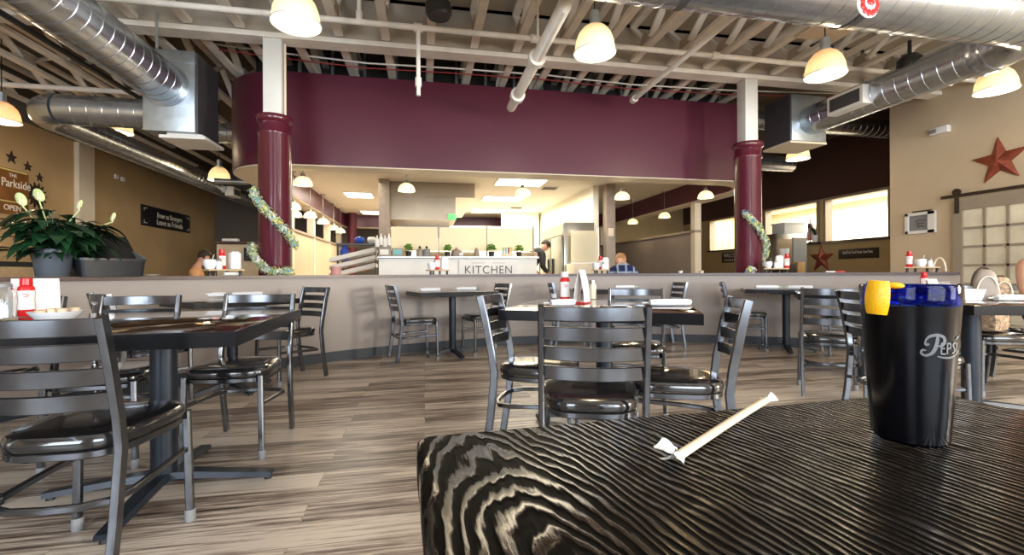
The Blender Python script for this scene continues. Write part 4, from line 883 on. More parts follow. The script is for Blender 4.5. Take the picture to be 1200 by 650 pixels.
# ------------------------------------------------------------------ chairs
TZ = 0.735
def make_chair(label):
    t = thing('dining_chair', label, 'chair', (0, 0, 0), 0, 'steel ladder-back chairs')
    for s in (-1, 1):
        obj('back_post', MB().bar([(s * 0.185, -0.245, 0.012), (s * 0.187, -0.215, 0.20), (s * 0.19, -0.193, 0.42), (s * 0.190, -0.205, 0.52), (s * 0.188, -0.24, 0.70), (s * 0.187, -0.268, 0.815)], 0.038, 0.022, up=(1, 0, 0)), 'chair', t)
        l = obj('front_leg', MB().bar([(s * 0.188, 0.19, 0.03), (s * 0.180, 0.185, 0.42)], 0.026, 0.026, up=(0, 1, 0)), 'chair', t)
        obj('glide', MB().lathe([(0, 0), (0.017, 0), (0.019, 0.006), (0.018, 0.045), (0, 0.045)], (s * 0.188, 0.19, 0), 12), 'glide', l)
    for k, z in enumerate((0.787, 0.714, 0.641, 0.568)):
        y = -0.268 + (0.815 - z) * 0.24 - (0.004 if k == 3 else 0)
        pts = [(0.182 * x, y - 0.038 * (1 - x * x), z) for x in [i / 6 - 1 for i in range(13)]]
        obj('slat', MB().bar(pts, 0.012, 0.050), 'chair', t)
    def plan(k, z, n=40):
        P = []
        for i in range(n):
            a = 2 * PI * i / n; c, s = math.cos(a), math.sin(a); e = 0.55
            x = math.copysign(abs(c) ** e, c); y = math.copysign(abs(s) ** e, s); w = 0.195 + 0.022 * y
            P.append(Vector((x * w * k, 0.008 + y * 0.205 * k, z)))
        return P
    mb = MB(); R = []
    for k, z in ((0.90, 0.415), (0.985, 0.418), (1.0, 0.430), (0.985, 0.446), (0.95, 0.457), (0.86, 0.4625), (0.6, 0.4650), (0.25, 0.4658)):
        R.append([mb.bm.verts.new(p) for p in plan(k, z)])
    for A, B in zip(R, R[1:]):
        for i in range(40): mb.bm.faces.new((A[i], A[(i + 1) % 40], B[(i + 1) % 40], B[i]))
    mb.bm.faces.new(R[0][::-1]); mb.bm.faces.new(R[-1]); obj('seat', mb, 'vinyl', t)
    obj('seat_frame', MB().bar(plan(0.93, 0.400), 0.020, 0.026, closed=True), 'chair', t)
    u = [(0.178, 0.185, 0.275), (0.180, 0.0, 0.268), (0.178, -0.12, 0.262), (0.150, -0.178, 0.258), (0.09, -0.205, 0.256), (0, -0.212, 0.256)]
    u = u + [(-x, y, z) for x, y, z in u[-2::-1]]
    obj('stretcher', MB().bar(u, 0.018, 0.022), 'chair', t)
    return t
_c = []
def chair(x, y, hx, hy, label):
    rz = math.atan2(hy, hx) - PI / 2
    if not _c:
        _c.append(make_chair(label)); _c[0].location = (x, y, 0); _c[0].rotation_euler = (0, 0, rz); return _c[0]
    return dup(_c[0], (x, y, 0), rz, label)
chair(-1.07, 1.75, 0.03, 1.0, 'nearest chair at the left table, its back to the viewer')
chair(-1.57, 2.69, 0.05, -1.0, 'chair behind the left table, beside the white bowl')
chair(-0.985, 2.715, -0.07, -1.0, 'chair at the right end behind the left table, whole seat showing')
chair(-2.17, 2.72, 0.0, -1.0, 'chair behind the left table by the left edge, hidden by the bowl')
chair(0.668, 1.783, 0.30, 0.954, 'chair in front of the centre table, back to the viewer')
chair(0.60, 2.375, 0.91, -0.41, 'chair at the left side of the centre table, facing right')
chair(1.155, 1.95, -0.90, 0.435, 'chair at the right side of the centre table, facing left')
chair(1.41, 2.90, -0.46, -0.89, 'chair behind the centre table beside the menu card')
chair(3.05, 2.98, 0.645, 0.764, 'chair standing alone left of the drink, back to the viewer')
chair(2.82, 2.23, 0.97, -0.24, 'chair half hidden behind the drink, facing right')
# ------------------------------------------------------------------ tables
def make_table(name, label, w, d, ped, loc, rz, group=None, top='ttop', th=0.055, zt=TZ, big=True):
    t = thing(name, label, 'table', loc, rz, group)
    obj('tabletop', MB().box((0, 0, zt - th / 2 + 0.001), (w - 0.012, d - 0.012, th - 0.002), bev=0.004), top, t)
    P = [(w / 2, d / 2), (-w / 2, d / 2), (-w / 2, -d / 2), (w / 2, -d / 2)]; Q = [(x * (1 - 0.012 / w), y * (1 - 0.012 / d)) for x, y in P]
    obj('edge_band', MB().ring(P, Q, zt - th, zt - 0.001), 'tedge', t)
    r = 0.05 if big else 0.04
    for px in ped:
        obj('column', MB().lathe([(r, 0.06), (r, zt - th - 0.02), (r * 1.5, zt - th - 0.012), (r * 1.5, zt - th)], (px, 0, 0), 24), 'iron', t)
        a = 0.43 if big else 0.30
        for k in range(4):
            c, s = math.cos(k * PI / 2), math.sin(k * PI / 2)
            pts = [(px + c * q, s * q, z) for q, z in ((0.0, 0.066), (0.10, 0.062), (a * 0.7, 0.040), (a, 0.026))]
            ar = obj('base_arm', MB().sweep(pts, [(0.038, -0.014), (0.030, 0.012), (-0.030, 0.012), (-0.038, -0.014)], scales=[1.1, 1.0, 0.85, 0.75]), 'iron', t)
            obj('foot', MB().lathe([(0, 0), (0.016, 0), (0.014, 0.016), (0, 0.018)], (px + c * a * 0.96, s * a * 0.96, 0), 12), 'black', ar)
        obj('mounting_plate', MB().box((px, 0, zt - th - 0.008), (0.36 if d > 0.5 else 0.2, min(0.36, d * 0.6), 0.014)), 'iron', t)
    return t
LT = (-1.618, 2.225)
make_table('dining_table', 'long dark glossy table with two pedestals at left', 1.90, 1.05, (0.50, -0.50), (LT[0], LT[1], 0), 0.045, 'dark dining tables')
make_table('dining_table', 'dark glossy centre table with four chairs and a red ketchup bottle', 1.03, 1.03, (0,), (1.085, 2.65, 0), -0.482, 'dark dining tables')
p = on_d(1138, 400, 3.02); TY = Vector((p.x, p.y, 0))
make_table('dining_table', 'dark glossy table right of the drink, carrying a taupe handbag', 0.98, 0.90, (-0.10,), TY + Vector((0.097, -0.024, 0)), math.atan2(-0.24, 0.97), 'dark dining tables')
make_table('dining_table', 'dark table behind the lone chair, partly hidden by the drink', 0.95, 0.75, (0,), (3.945, 3.565, 0), math.atan2(-0.645, 0.764), 'dark dining tables')
def wall_set(u, r, w, d, label, chairs):
    p = cap_at(u, r - RW); th = arc_dir(p); T = Vector((-math.sin(th), math.cos(th), 0))   # towards the left along the wall
    t = make_table('wall_table', label, w, d, (0,), (p.x, p.y, 0), th - PI / 2, 'small tables along the half wall', big=False, th=0.045)
    for s, off, lab in chairs:
        q = p + T * s * off - Vector((math.cos(th), math.sin(th), 0)) * 0.02
        chair(q.x, q.y, -T.x * s, -T.y * s, lab)
    return Vector((p.x, p.y, TZ)), T, Vector((math.cos(th), math.sin(th), 0))
WL = wall_set(530, 4.62, 0.90, 0.64, 'small dark table at the half wall below the kitchen sign', ((1, 0.44, 'chair left of the wall table below the kitchen sign, facing right'), (-1, 0.38, 'chair right of the wall table below the kitchen sign')))
WM = wall_set(716, 4.62, 0.86, 0.64, 'small dark table at the half wall behind the menu card', ((1, 0.50, 'chair hidden behind the ketchup bottle at the middle wall table'), (-1, 0.62, 'chair at the half wall beyond the right corner of the centre table')))
WR = wall_set(921, 4.62, 0.92, 0.64, 'small dark table at the half wall in front of the tin star', ((1, 0.42, 'chair left of the wall table in front of the tin star'), (-1, 0.58, 'chair right of the wall table in front of the tin star')))
WB = wall_set(272, 4.52, 0.78, 0.62, 'small dark table at the half wall behind the left table', ((1, 0.56, 'chair left of the wall table behind the left table, mostly hidden'), (-1, 0.46, 'chair right of the wall table behind the left table')))
p = on_d(1156, 420, 3.55); ch19 = chair(p.x, p.y, -0.30, -0.95, 'chair behind the right table, seat showing under the tabletop')
# near table of the viewer
NA, NB = Vector((-0.011, 0.564, 0)), Vector((0.816, 0.607, 0)); dx = (NB - NA).normalized(); ny = Vector((-dx.y, dx.x, 0))
NC = (NA + NB) / 2 - ny * 0.415; NW = (NB - NA).length
t = thing('wood_table', 'black table with raised wood grain in the foreground', 'table', NC, math.atan2(dx.y, dx.x))
mb = MB()
def rr2(w, d, r, n=6): return rrect(-w / 2, w / 2, -d / 2, d / 2, r, n)
R = []
for ins, z in ((0.004, TZ - 0.042), (0.0, TZ - 0.036), (0.0, TZ - 0.008), (0.002, TZ - 0.003), (0.007, TZ)):
    R.append([mb.bm.verts.new((x, y, z)) for x, y in rr2(NW - 2 * ins, 0.83 - 2 * ins, 0.016 - ins * 0.3)])
for A, B in zip(R, R[1:]):
    for i in range(len(A)): mb.bm.faces.new((A[i], A[(i + 1) % len(A)], B[(i + 1) % len(A)], B[i]))
mb.bm.faces.new(R[0][::-1]); mb.bm.faces.new(R[-1]); obj('tabletop', mb, 'nearwood', t)
obj('column', MB().lathe([(0.05, 0.06), (0.05, TZ - 0.06), (0.08, TZ - 0.045), (0.08, TZ - 0.042)], seg=24), 'iron', t)
for k in range(4):
    c, s = math.cos(k * PI / 2), math.sin(k * PI / 2)
    obj('base_arm', MB().sweep([(c * q, s * q, z) for q, z in ((0.0, 0.066), (0.10, 0.062), (0.24, 0.035), (0.32, 0.014))], [(0.038, -0.014), (0.030, 0.012), (-0.030, 0.012), (-0.038, -0.014)]), 'iron', t)

# ------------------------------------------------------------------ the drink
CPp = on_z(1065.5, 514, TZ); CP = Vector((CPp.x, CPp.y, TZ + 0.001)); r0, r1, H = 0.0355, 0.0468, 0.179
t = thing('drink_cup', 'tall blue plastic cup of cola with a pale logo', 'cup', CP)
ra = lambda z: r0 + (r1 - r0) * z / H
pr = [(0, 0), (r0 - 0.004, 0), (r0, 0.004)] + [(ra(z), z) for z in (0.04, 0.08, 0.12, 0.156)] + [(ra(z) - 0.003, z) for z in (0.156, 0.12, 0.08, 0.04, 0.006)] + [(0, 0.006)]
obj('cup_wall', MB().lathe(pr, seg=64), 'cupdark', t)
pr = [(ra(0.1562), 0.1562), (r1, H - 0.003), (r1 - 0.001, H), (r1 - 0.0026, H - 0.002), (ra(0.1562) - 0.003, 0.1562), (ra(0.1562), 0.1562)]
obj('clear_rim', MB().lathe(pr, seg=64, cap=False), 'cupblue', t)['label'] = 'bright cobalt blue see-through rim'
cl = obj('cola', MB().lathe([(0, 0.007), (r0 - 0.0036, 0.007)] + [(ra(z) - 0.0034, z) for z in (0.04, 0.08, 0.12, 0.156)] + [(ra(0.157) - 0.008, 0.1575), (0, 0.1575)], seg=64), 'cola', t)
mb = MB()
for k in range(46):
    a = random.uniform(0, 2 * PI); r = random.uniform(0.72, 0.97) * (ra(0.157) - 0.004); mb.ball((r * math.cos(a), r * math.sin(a), 0.1578), random.uniform(0.0008, 0.0022), (1, 1, 0.7), 6, 4)
obj('foam_bubble', mb, 'creampaper', cl)['kind'] = 'stuff'
# printed mark wrapped on the cup wall; s runs round the cup to the right, q up
view = math.atan2(-CP.y, -CP.x)
def wrap(s, q, off=0.0006): z = 0.100 + q; r = ra(z) + off; a = view + 0.32 + s / r; return Vector((r * math.cos(a), r * math.sin(a), z))
mb = MB()
def stroke(pts, wd):
    n = len(pts); P = [Vector((x, y, 0)) for x, y in pts]; dense = []
    for i in range(n - 1):
        p0, p1, p2, p3 = P[max(i - 1, 0)], P[i], P[i + 1], P[min(i + 2, n - 1)]
        for k in range(5):
            f = k / 5; dense.append((0.5 * ((2 * p1) + (-p0 + p2) * f + (2 * p0 - 5 * p1 + 4 * p2 - p3) * f * f + (-p0 + 3 * p1 - 3 * p2 + p3) * f ** 3), wd[i] + (wd[i + 1] - wd[i]) * f))
    dense.append((P[-1], wd[-1])); prev = None
    for i, (p, w) in enumerate(dense):
        a = dense[max(i - 1, 0)][0]; b = dense[min(i + 1, len(dense) - 1)][0]; d = (b - a).normalized(); nrm = Vector((-d.y, d.x, 0)) * w / 2
        cur = [mb.bm.verts.new(wrap(*(p + nrm).xy)), mb.bm.verts.new(wrap(*(p - nrm).xy))]
        if prev: mb.bm.faces.new((prev[0], prev[1], cur[1], cur[0]))
        prev = cur
K = 0.0245   # mark height
def S(pts): return [(x * K, y * K) for x, y in pts]
stroke(S([(0.13, 0.66), (0.02, 0.62), (0.0, 0.80), (0.16, 1.0), (0.42, 1.05), (0.66, 0.98), (0.74, 0.80), (0.64, 0.60), (0.44, 0.56)]), [x * K for x in (0.10, 0.10, 0.06, 0.12, 0.14, 0.13, 0.15, 0.13, 0.05)])
stroke(S([(0.44, 1.02), (0.42, 0.75), (0.34, 0.42), (0.20, 0.22), (0.0, 0.14), (-0.14, 0.24), (-0.10, 0.38), (0.02, 0.36)]), [x * K for x in (0.10, 0.15, 0.16, 0.13, 0.10, 0.09, 0.09, 0.06)])
stroke(S([(0.44, 0.12), (0.70, 0.06), (1.05, 0.06), (1.40, 0.18), (1.66, 0.34), (1.72, 0.46)]), [x * K for x in (0.04, 0.08, 0.09, 0.08, 0.07, 0.03)])
stroke(S([(1.34, 0.86), (1.44, 0.92), (1.62, 1.00)]), [x * K for x in (0.05, 0.10, 0.05)])
x = 0.60
for L in ([[(0.20, 0.48), (0, 0.48), (0, 0), (0.20, 0)], [(0, 0.25), (0.16, 0.25)]], [[(0, 0), (0, 0.48), (0.17, 0.44), (0.17, 0.26), (0, 0.22)]],
          [[(0.20, 0.44), (0.08, 0.48), (0.02, 0.36), (0.18, 0.16), (0.10, 0.0), (0, 0.05)]], [[(0.03, 0), (0.03, 0.48)]]):
    for st_ in L:
        for a, b in zip(st_, st_[1:]): stroke(S([(x + a[0], 0.22 + a[1]), (x + b[0], 0.22 + b[1])]), [0.075 * K] * 2)
    x += 0.27
lg = obj('printed_logo', mb, 'logo', t); lg['label'] = 'pale grey printed logo with a curling P'
# lemon
LP = on_d(1032, 329, 0.488)
t = thing('lemon_wedge', 'lemon wedge hooked on the rim of the cola cup', 'lemon', (LP.x, LP.y, CP.z + H - 0.012))
def wedge(rind):
    mb = MB(); n, m = 12, 12; Lh = 0.0178; R_ = 0.0160
    V = []
    for i in range(n + 1):
        q = -1 + 2 * i / n; r = R_ * (1 - 0.35 * q * q) ** 0.5
        V.append([(r * math.sin(-0.75 + 1.5 * j / m), -r * math.cos(-0.75 + 1.5 * j / m), q * Lh) for j in range(m + 1)])
    if rind:
        A = [[mb.bm.verts.new(p) for p in row] for row in V]; B = [[mb.bm.verts.new((p[0] * 0.90, p[1] * 0.90, p[2])) for p in row] for row in V]
        for i in range(n):
            for j in range(m):
                mb.bm.faces.new((A[i][j], A[i][j + 1], A[i + 1][j + 1], A[i + 1][j])); mb.bm.faces.new((B[i][j + 1], B[i][j], B[i + 1][j], B[i + 1][j + 1]))
            for j in (0, m): mb.bm.faces.new((A[i][j], A[i + 1][j], B[i + 1][j], B[i][j]))
        for i in (0, n):
            for j in range(m): mb.bm.faces.new((A[i][j], A[i][j + 1], B[i][j + 1], B[i][j]))
    else:
        A = [[mb.bm.verts.new((p[0] * 0.9, p[1] * 0.9, p[2])) for p in row] for row in V]; ax = [mb.bm.verts.new((0, 0.001, row[0][2] * 0.95)) for row in V]
        for i in range(n):
            for j in range(m): mb.bm.faces.new((A[i][j], A[i][j + 1], A[i + 1][j + 1], A[i + 1][j]))
            mb.bm.faces.new((A[i][0], A[i + 1][0], ax[i + 1], ax[i])); mb.bm.faces.new((A[i + 1][m], A[i][m], ax[i], ax[i + 1]))
        mb.bm.faces.new([ax[0]] + A[0]); mb.bm.faces.new([ax[n]] + A[n][::-1])
    return mb
az = math.atan2(LP.y, LP.x) - PI / 2
RL = Matrix.Rotation(az - 0.25, 4, 'Z') @ Matrix.Rotation(0.06, 4, 'Y')
obj('rind', wedge(True).xf(RL), 'lemon', t); obj('flesh', wedge(False).xf(RL), 'lemonflesh', t)
mb = MB().ball((0.012, -0.003, 0.0135), 0.006, (1.35, 0.8, 0.55), 12, 8).xf(RL); obj('tip', mb, 'lemon', t)
# straw in torn paper
S0, S1 = Vector((0.258, 0.432, TZ)), Vector((0.487, 0.579, TZ)); dv = (S1 - S0); ln = dv.length; dv.normalize()
t = thing('paper_straw', 'drinking straw in a torn paper sleeve on the black table', 'straw', (S0.x, S0.y, TZ + 0.0055), math.atan2(dv.y, dv.x))
obj('sleeve', MB().tube([(x, 0.0035 * math.sin(x * 9), 0.0001 + 0.004 * (x / ln) ** 2) for x in [ln * i / 16 for i in range(17)]], 0.0052, 14, flat=0.85), 'straw', t)
def torn(seed, sgn):
    rnd = random.Random(seed); mb = MB(); n, m = 7, 6; V = []
    for i in range(n):
        f = i / (n - 1); row = []
        for j in range(m):
            g = j / (m - 1) - 0.5; row.append(Vector((sgn * (f * 0.020 + rnd.uniform(-.002, .002)), g * (0.010 + 0.016 * f) + rnd.uniform(-.001, .001), -0.002 + 0.010 * math.exp(-((g + 0.15) * 4) ** 2) * (0.6 + 0.5 * f) + rnd.uniform(0, .002))))
        V.append(row)
    A = [[mb.bm.verts.new(p) for p in r] for r in V]; B = [[mb.bm.verts.new(p - Vector((0, 0, 0.0008))) for p in r] for r in V]
    for i in range(n - 1):
        for j in range(m - 1): mb.bm.faces.new((A[i][j], A[i][j + 1], A[i + 1][j + 1], A[i + 1][j])); mb.bm.faces.new((B[i][j + 1], B[i][j], B[i + 1][j], B[i + 1][j + 1]))
    return mb
w1 = obj('torn_end', torn(3, -1), 'paper', t); w1.location = (0.004, 0, -0.001)
w2 = obj('torn_end', torn(5, 1), 'paper', t); w2.location = (ln - 0.004, 0.002, 0.004)
w3 = obj('torn_end', torn(8, 1), 'paper', t); w3.location = (0.004, 0.006, 0.001); w3.rotation_euler = (0.3, 0, 1.3)

# ------------------------------------------------------------------ things on tables
def ketchup(p, label, h=0.20, rz=0.0, topred=False):
    t = thing('ketchup_bottle', label, 'bottle', p, rz, 'ketchup bottles'); k = h / 0.20
    obj('body', MB().lathe([(0, 0), (0.030 * k, 0), (0.034 * k, 0.006 * k), (0.035 * k, 0.05 * k), (0.0315 * k, 0.085 * k), (0.035 * k, 0.125 * k), (0.032 * k, 0.150 * k), (0.022 * k, 0.163 * k), (0, 0.163 * k)], seg=24).xf(Matrix.Diagonal((1, 0.75, 1, 1))), 'red', t)
    obj('label_band', MB().lathe([(0.0358 * k, 0.035 * k), (0.0358 * k, 0.05 * k), (0.0328 * k, 0.085 * k), (0.0358 * k, 0.125 * k), (0.0352 * k, 0.134 * k)], seg=20, cap=False, a0=PI * 1.13, a1=PI * 1.87).xf(Matrix.Diagonal((1, 0.75, 1, 1))), 'paper', t)
    mb = MB()
    for q, z, w in ((-0.006, 0.117, 0.014), (0.006, 0.112, 0.012), (0.0, 0.104, 0.018)): mb.box((q * k, -0.0268 * k, z * k), (w * k, 0.002, 0.004 * k))
    obj('print', mb, 'red', t)
    obj('cap', MB().lathe([(0, 0.163 * k), (0.026 * k, 0.163 * k), (0.025 * k, 0.196 * k), (0.021 * k, 0.2 * k), (0, 0.2 * k)], seg=24), 'red' if topred else 'paper', t)
    return t
def menu(p, label, w=0.10, h=0.20, rz=0.0, base=True):
    t = thing('menu_card', label, 'menu card', p, rz)
    mb = MB()
    for s in (-1, 1):
        pts = [(0, s * 0.035 * (1 - (i / 8) ** 1.8), 0.006 + h * i / 8) for i in range(9)]
        mb.sweep(pts, [(-w / 2, -0.0009), (w / 2, -0.0009), (w / 2, 0.0009), (-w / 2, 0.0009)] , up=(0, 1, 0))
    obj('sheet', mb, 'paper', t)
    if base: obj('base', MB().box((0, 0, 0.004), (w + 0.005, 0.085, 0.008), bev=0.002), 'red', t)
    return t
def napkin(p, rz, label, L=0.24):
    t = thing('napkin_roll', label, 'napkin', p, rz, 'rolled white napkins')
    pts = [(-L / 2 + L * i / 8, 0, 0.021) for i in range(9)]
    obj('cloth', MB().tube(pts, 0.027, 14, flat=0.75, scales=[0.85, 0.95, 1, 1.05, 1.0, 1.02, 1, 1.0, 0.9]), 'napkin', t)
    obj('flap', MB().box((0.01, -0.018, 0.032), (L * 0.9, 0.035, 0.006), Matrix.Rotation(0.25, 3, 'X'), bev=0.002), 'napkin', t)
    obj('knife_handle', MB().box((-L / 2 - 0.02, 0.002, 0.020), (0.05, 0.012, 0.006), bev=0.002), 'steel', t)
    return t
def tz(u, v): p = on_z(u, v, TZ); p.z = TZ + 0.001; return p
# centre table
ketchup(tz(662, 354), 'red ketchup bottle with white cap on the centre table', 0.205, -0.1)
menu(tz(682, 355), 'white folded menu card beside the ketchup on the centre table', 0.12, 0.21, 0.9)
p = tz(694.5, 350); t = thing('spice_jar', 'small pale jar behind the menu card on the centre table', 'jar', p)
obj('glass', MB().lathe([(0, 0), (0.026, 0), (0.027, 0.10), (0.022, 0.115), (0, 0.115)], seg=18), 'creampaper', t); obj('lid', MB().lathe([(0, 0.115), (0.025, 0.115), (0.025, 0.14), (0, 0.142)], seg=18), 'steel', t)
napkin(tz(785, 358.5), -0.15, 'napkin roll at the right corner of the centre table', 0.24)
napkin(tz(659, 358.5), 0.12, 'napkin roll in front of the ketchup on the centre table', 0.15)
p = tz(649, 349); tag(obj('creamer_cup', MB().lathe([(0, 0), (0.018, 0), (0.022, 0.03), (0.024, 0.032), (0, 0.033)], p, 14), 'ceramic'), 'tiny white creamer cup left of the ketchup on the centre table', 'cup')
# left table
ketchup(tz(31, 370.5), 'red ketchup bottle at the back of the left table', 0.185, 0.6, topred=True)
p = tz(42, 368.5); t = menu(p, 'white menu card behind the ketchup on the left table', 0.17, 0.175, 0.75, base=False)
p = tz(1, 375); t = thing('glass_jar', 'clear glass jar at the left edge of the left table', 'jar', p)
obj('glass', MB().lathe([(0, 0), (0.045, 0), (0.048, 0.01), (0.048, 0.12), (0.035, 0.145), (0.033, 0.145), (0.045, 0.118), (0.045, 0.012), (0, 0.01)], seg=24), 'glass', t); obj('lid', MB().lathe([(0, 0.145), (0.037, 0.145), (0.035, 0.16), (0, 0.163)], seg=20), 'glide', t)
p = tz(66, 377); t = thing('bowl', 'white china bowl of creamers on the left table', 'bowl', p)
obj('dish', MB().lathe([(0, 0), (0.045, 0), (0.065, 0.012), (0.088, 0.042), (0.090, 0.045), (0.084, 0.043), (0.06, 0.018), (0, 0.012)], seg=32), 'ceramic', t)
for k in range(9):
    a = k * 2.4; r = 0.018 + 0.005 * k
    tag(obj('creamer', MB().lathe([(0, 0), (0.013, 0), (0.018, 0.022), (0.02, 0.024), (0, 0.025)], (p.x + r * math.cos(a), p.y + r * math.sin(a), p.z + 0.022 + 0.006 * (k % 3)), 12), 'straw' if k % 3 else 'paper'), 'little creamer pot lying in the white bowl', 'creamer', 'creamers in the white bowl')
# napkins on the wall tables
def on_table(Wt, a, b): p = Wt[0] + Wt[1] * a + Wt[2] * b; p.z = TZ + 0.001; return p
def tang(Wt, d=0.0): return math.atan2(Wt[1].y, Wt[1].x) + d
napkin(on_table(WL, 0.26, 0.02), tang(WL, 3.3), 'left napkin roll on the wall table below the kitchen sign')
napkin(on_table(WL, -0.22, 0.12), tang(WL, 3.05), 'right napkin roll on the wall table below the kitchen sign')
napkin(on_table(WM, -0.18, 0.02), tang(WM), 'napkin roll on the wall table behind the menu card')
napkin(on_table(WR, 0.20, -0.02), tang(WR, 0.1), 'left napkin roll on the wall table before the tin star')
napkin(on_table(WR, -0.14, -0.04), tang(WR, 3.1), 'right napkin roll on the wall table before the tin star')
napkin(tz(246, 348), 0.35, 'left napkin roll on the wall table behind the left table'); napkin(tz(290, 347), 0.5, 'right napkin roll on the wall table behind the left table')
# table behind the lone chair
ketchup(tz(1083, 341), 'red ketchup bottle seen just above the drink', 0.19, -0.6, topred=True)
menu(tz(1092, 342.5), 'small white card beside the ketchup above the drink', 0.08, 0.12, -0.4)
p = tz(1104, 341); t = thing('sugar_caddy', 'white sugar caddy just above the drink rim', 'caddy', p, -0.5)
obj('tub', MB().box((0, 0, 0.035), (0.13, 0.08, 0.07), bev=0.008), 'ceramic', t)
mb = MB(); [mb.box((-0.045 + 0.018 * k, 0, 0.075), (0.004, 0.06, 0.04)) for k in range(6)]; obj('sugar_packet', mb, 'paper', t)['kind'] = 'stuff'
for u, v, m, lab in ((1118, 341, 'steel', 'salt shaker with steel top right of the sugar caddy'), (1125, 340.5, 'black', 'pepper shaker with black top right of the sugar caddy')):
    p = tz(u, v); t = thing('shaker', lab, 'shaker', p); obj('body', MB().lathe([(0, 0), (0.02, 0), (0.018, 0.05), (0, 0.05)], seg=14), 'ceramic', t); obj('top', MB().lathe([(0, 0.05), (0.019, 0.05), (0.013, 0.07), (0, 0.073)], seg=14), m, t)
# right table: handbag, paper boat, napkin
p = tz(1137, 352); t = thing('paper_tray', 'white folded paper tray right of the drink', 'tray', p, -0.4)
mb = MB(); A = [(-0.045, -0.03), (0.045, -0.03), (0.045, 0.03), (-0.045, 0.03)]; B = [(x * 1.35, y * 1.5) for x, y in A]
vb = [mb.bm.verts.new((x, y, 0.001)) for x, y in A]; vt = [mb.bm.verts.new((x, y, 0.075)) for x, y in B]; vi = [mb.bm.verts.new((x * .97, y * .97, 0.075)) for x, y in B]; vj = [mb.bm.verts.new((x * .95, y * .95, 0.004)) for x, y in A]
for i in range(4):
    j = (i + 1) % 4; mb.bm.faces.new((vb[i], vb[j], vt[j], vt[i])); mb.bm.faces.new((vt[i], vt[j], vi[j], vi[i])); mb.bm.faces.new((vi[i], vi[j], vj[j], vj[i]))
mb.bm.faces.new(vb[::-1]); mb.bm.faces.new(vj); obj('tray', mb, 'paper', t)
obj('food', MB().ball((0, 0, 0.03), 0.03, (1.3, 0.9, 0.9), 12, 8), 'straw', t)
napkin(tz(1183, 352.5), -0.25, 'napkin roll beside the taupe handbag', 0.17)
def handbag(u, v, w, h, label, m='bag'):
    p = tz(u, v); t = thing('handbag', label, 'handbag', p, -0.65)
    mb = MB(); R = []
    for k, z in ((0.92, 0.0), (1.0, 0.02), (1.0, h * 0.45), (0.92, h * 0.72), (0.66, h * 0.93), (0.3, h)):
        R.append([mb.bm.verts.new((math.copysign(abs(math.cos(a)) ** 0.7, math.cos(a)) * w / 2 * k, math.copysign(abs(math.sin(a)) ** 0.7, math.sin(a)) * w * 0.26 * k, z)) for a in [2 * PI * i / 24 for i in range(24)]])
    for A, B in zip(R, R[1:]):
        for i in range(24): mb.bm.faces.new((A[i], A[(i + 1) % 24], B[(i + 1) % 24], B[i]))
    mb.bm.faces.new(R[0][::-1]); mb.bm.faces.new(R[-1]); obj('body', mb, m, t)
    obj('strap', MB().tube([(w * 0.50 * math.cos(a), w * 0.22, h * 0.45 + h * 0.62 * math.sin(a)) for a in [PI * i / 14 for i in range(15)]], 0.006, 8), 'cap', t)
    obj('piping', MB().tube([(w * 0.46 * math.cos(a), -w * 0.265, h * 0.12 + h * 0.66 * math.sin(a)) for a in [PI * i / 14 for i in range(15)]], 0.004, 6), 'cream', t)
    return t
handbag(1155, 351.5, 0.125, 0.205, 'taupe handbag standing on the right table')
handbag(1174.5, 348.5, 0.10, 0.15, 'smaller pale handbag with dark print behind the napkin roll', 'leopard')
q = ch19.location; tag(obj('folded_scarf', MB().box((q.x - 0.02, q.y + 0.02, 0.545), (0.30, 0.26, 0.15), Matrix.Rotation(0.3, 3, 'Z'), bev=0.05), 'leopard'), 'leopard print cloth bundle on the chair behind the right table', 'cloth')
# ------------------------------------------------------------------ caddies along the half wall cap
def caddy(u, lab, w, items):
    p = cap_at(u); th = arc_dir(p) - PI / 2
    t = thing('serving_tray', 'pale wooden footed tray on the half wall ' + lab, 'tray', p, th, 'footed trays along the half wall')
    obj('board', MB().box((0, 0, 0.052), (w, 0.15, 0.016), bev=0.003), 'woodtray', t)
    for sx in (-1, -0.4, 0.4, 1):
        obj('foot', MB().lathe([(0, 0), (0.014, 0), (0.011, 0.03), (0.015, 0.044), (0, 0.044)], (sx * (w / 2 - 0.025), -0.045 if abs(sx) == 1 else 0.045, 0), 12), 'black', t)
    Mx = Matrix.Translation(p) @ Matrix.Rotation(th, 4, 'Z')
    for k, x, y in items:
        q = Mx @ Vector((x, y, 0.061))
        if k == 'k': ketchup(q, 'ketchup bottle on the footed tray ' + lab, 0.18, th, topred=True)
        if k == 'm':
            o = thing('napkin_holder', 'white upright napkin holder on the footed tray ' + lab, 'napkin holder', q, th)
            obj('body', MB().box((0, 0, 0.075), (0.085, 0.07, 0.15), bev=0.008), 'paper', o); obj('napkin_stack', MB().box((0, 0, 0.152), (0.06, 0.05, 0.02), bev=0.004), 'napkin', o)
        if k == 'b':
            o = thing('sugar_bowl', 'white sugar bowl on the footed tray ' + lab, 'bowl', q, th)
            obj('dish', MB().lathe([(0, 0), (0.035, 0), (0.055, 0.045), (0.05, 0.085), (0.046, 0.085), (0.05, 0.045), (0, 0.01)], seg=22), 'ceramic', o); obj('spoon', MB().tube([(0, 0, 0.03), (0.035, 0, 0.13)], 0.005, 8), 'steel', o)
        if k == 's':
            o = thing('shaker', 'glass shaker with steel top on the footed tray ' + lab, 'shaker', q, th)
            obj('body', MB().lathe([(0, 0), (0.025, 0), (0.02, 0.07), (0, 0.07)], seg=16), 'ceramic', o); obj('top', MB().lathe([(0, 0.07), (0.021, 0.07), (0.014, 0.095), (0, 0.1)], seg=16), 'steel', o)
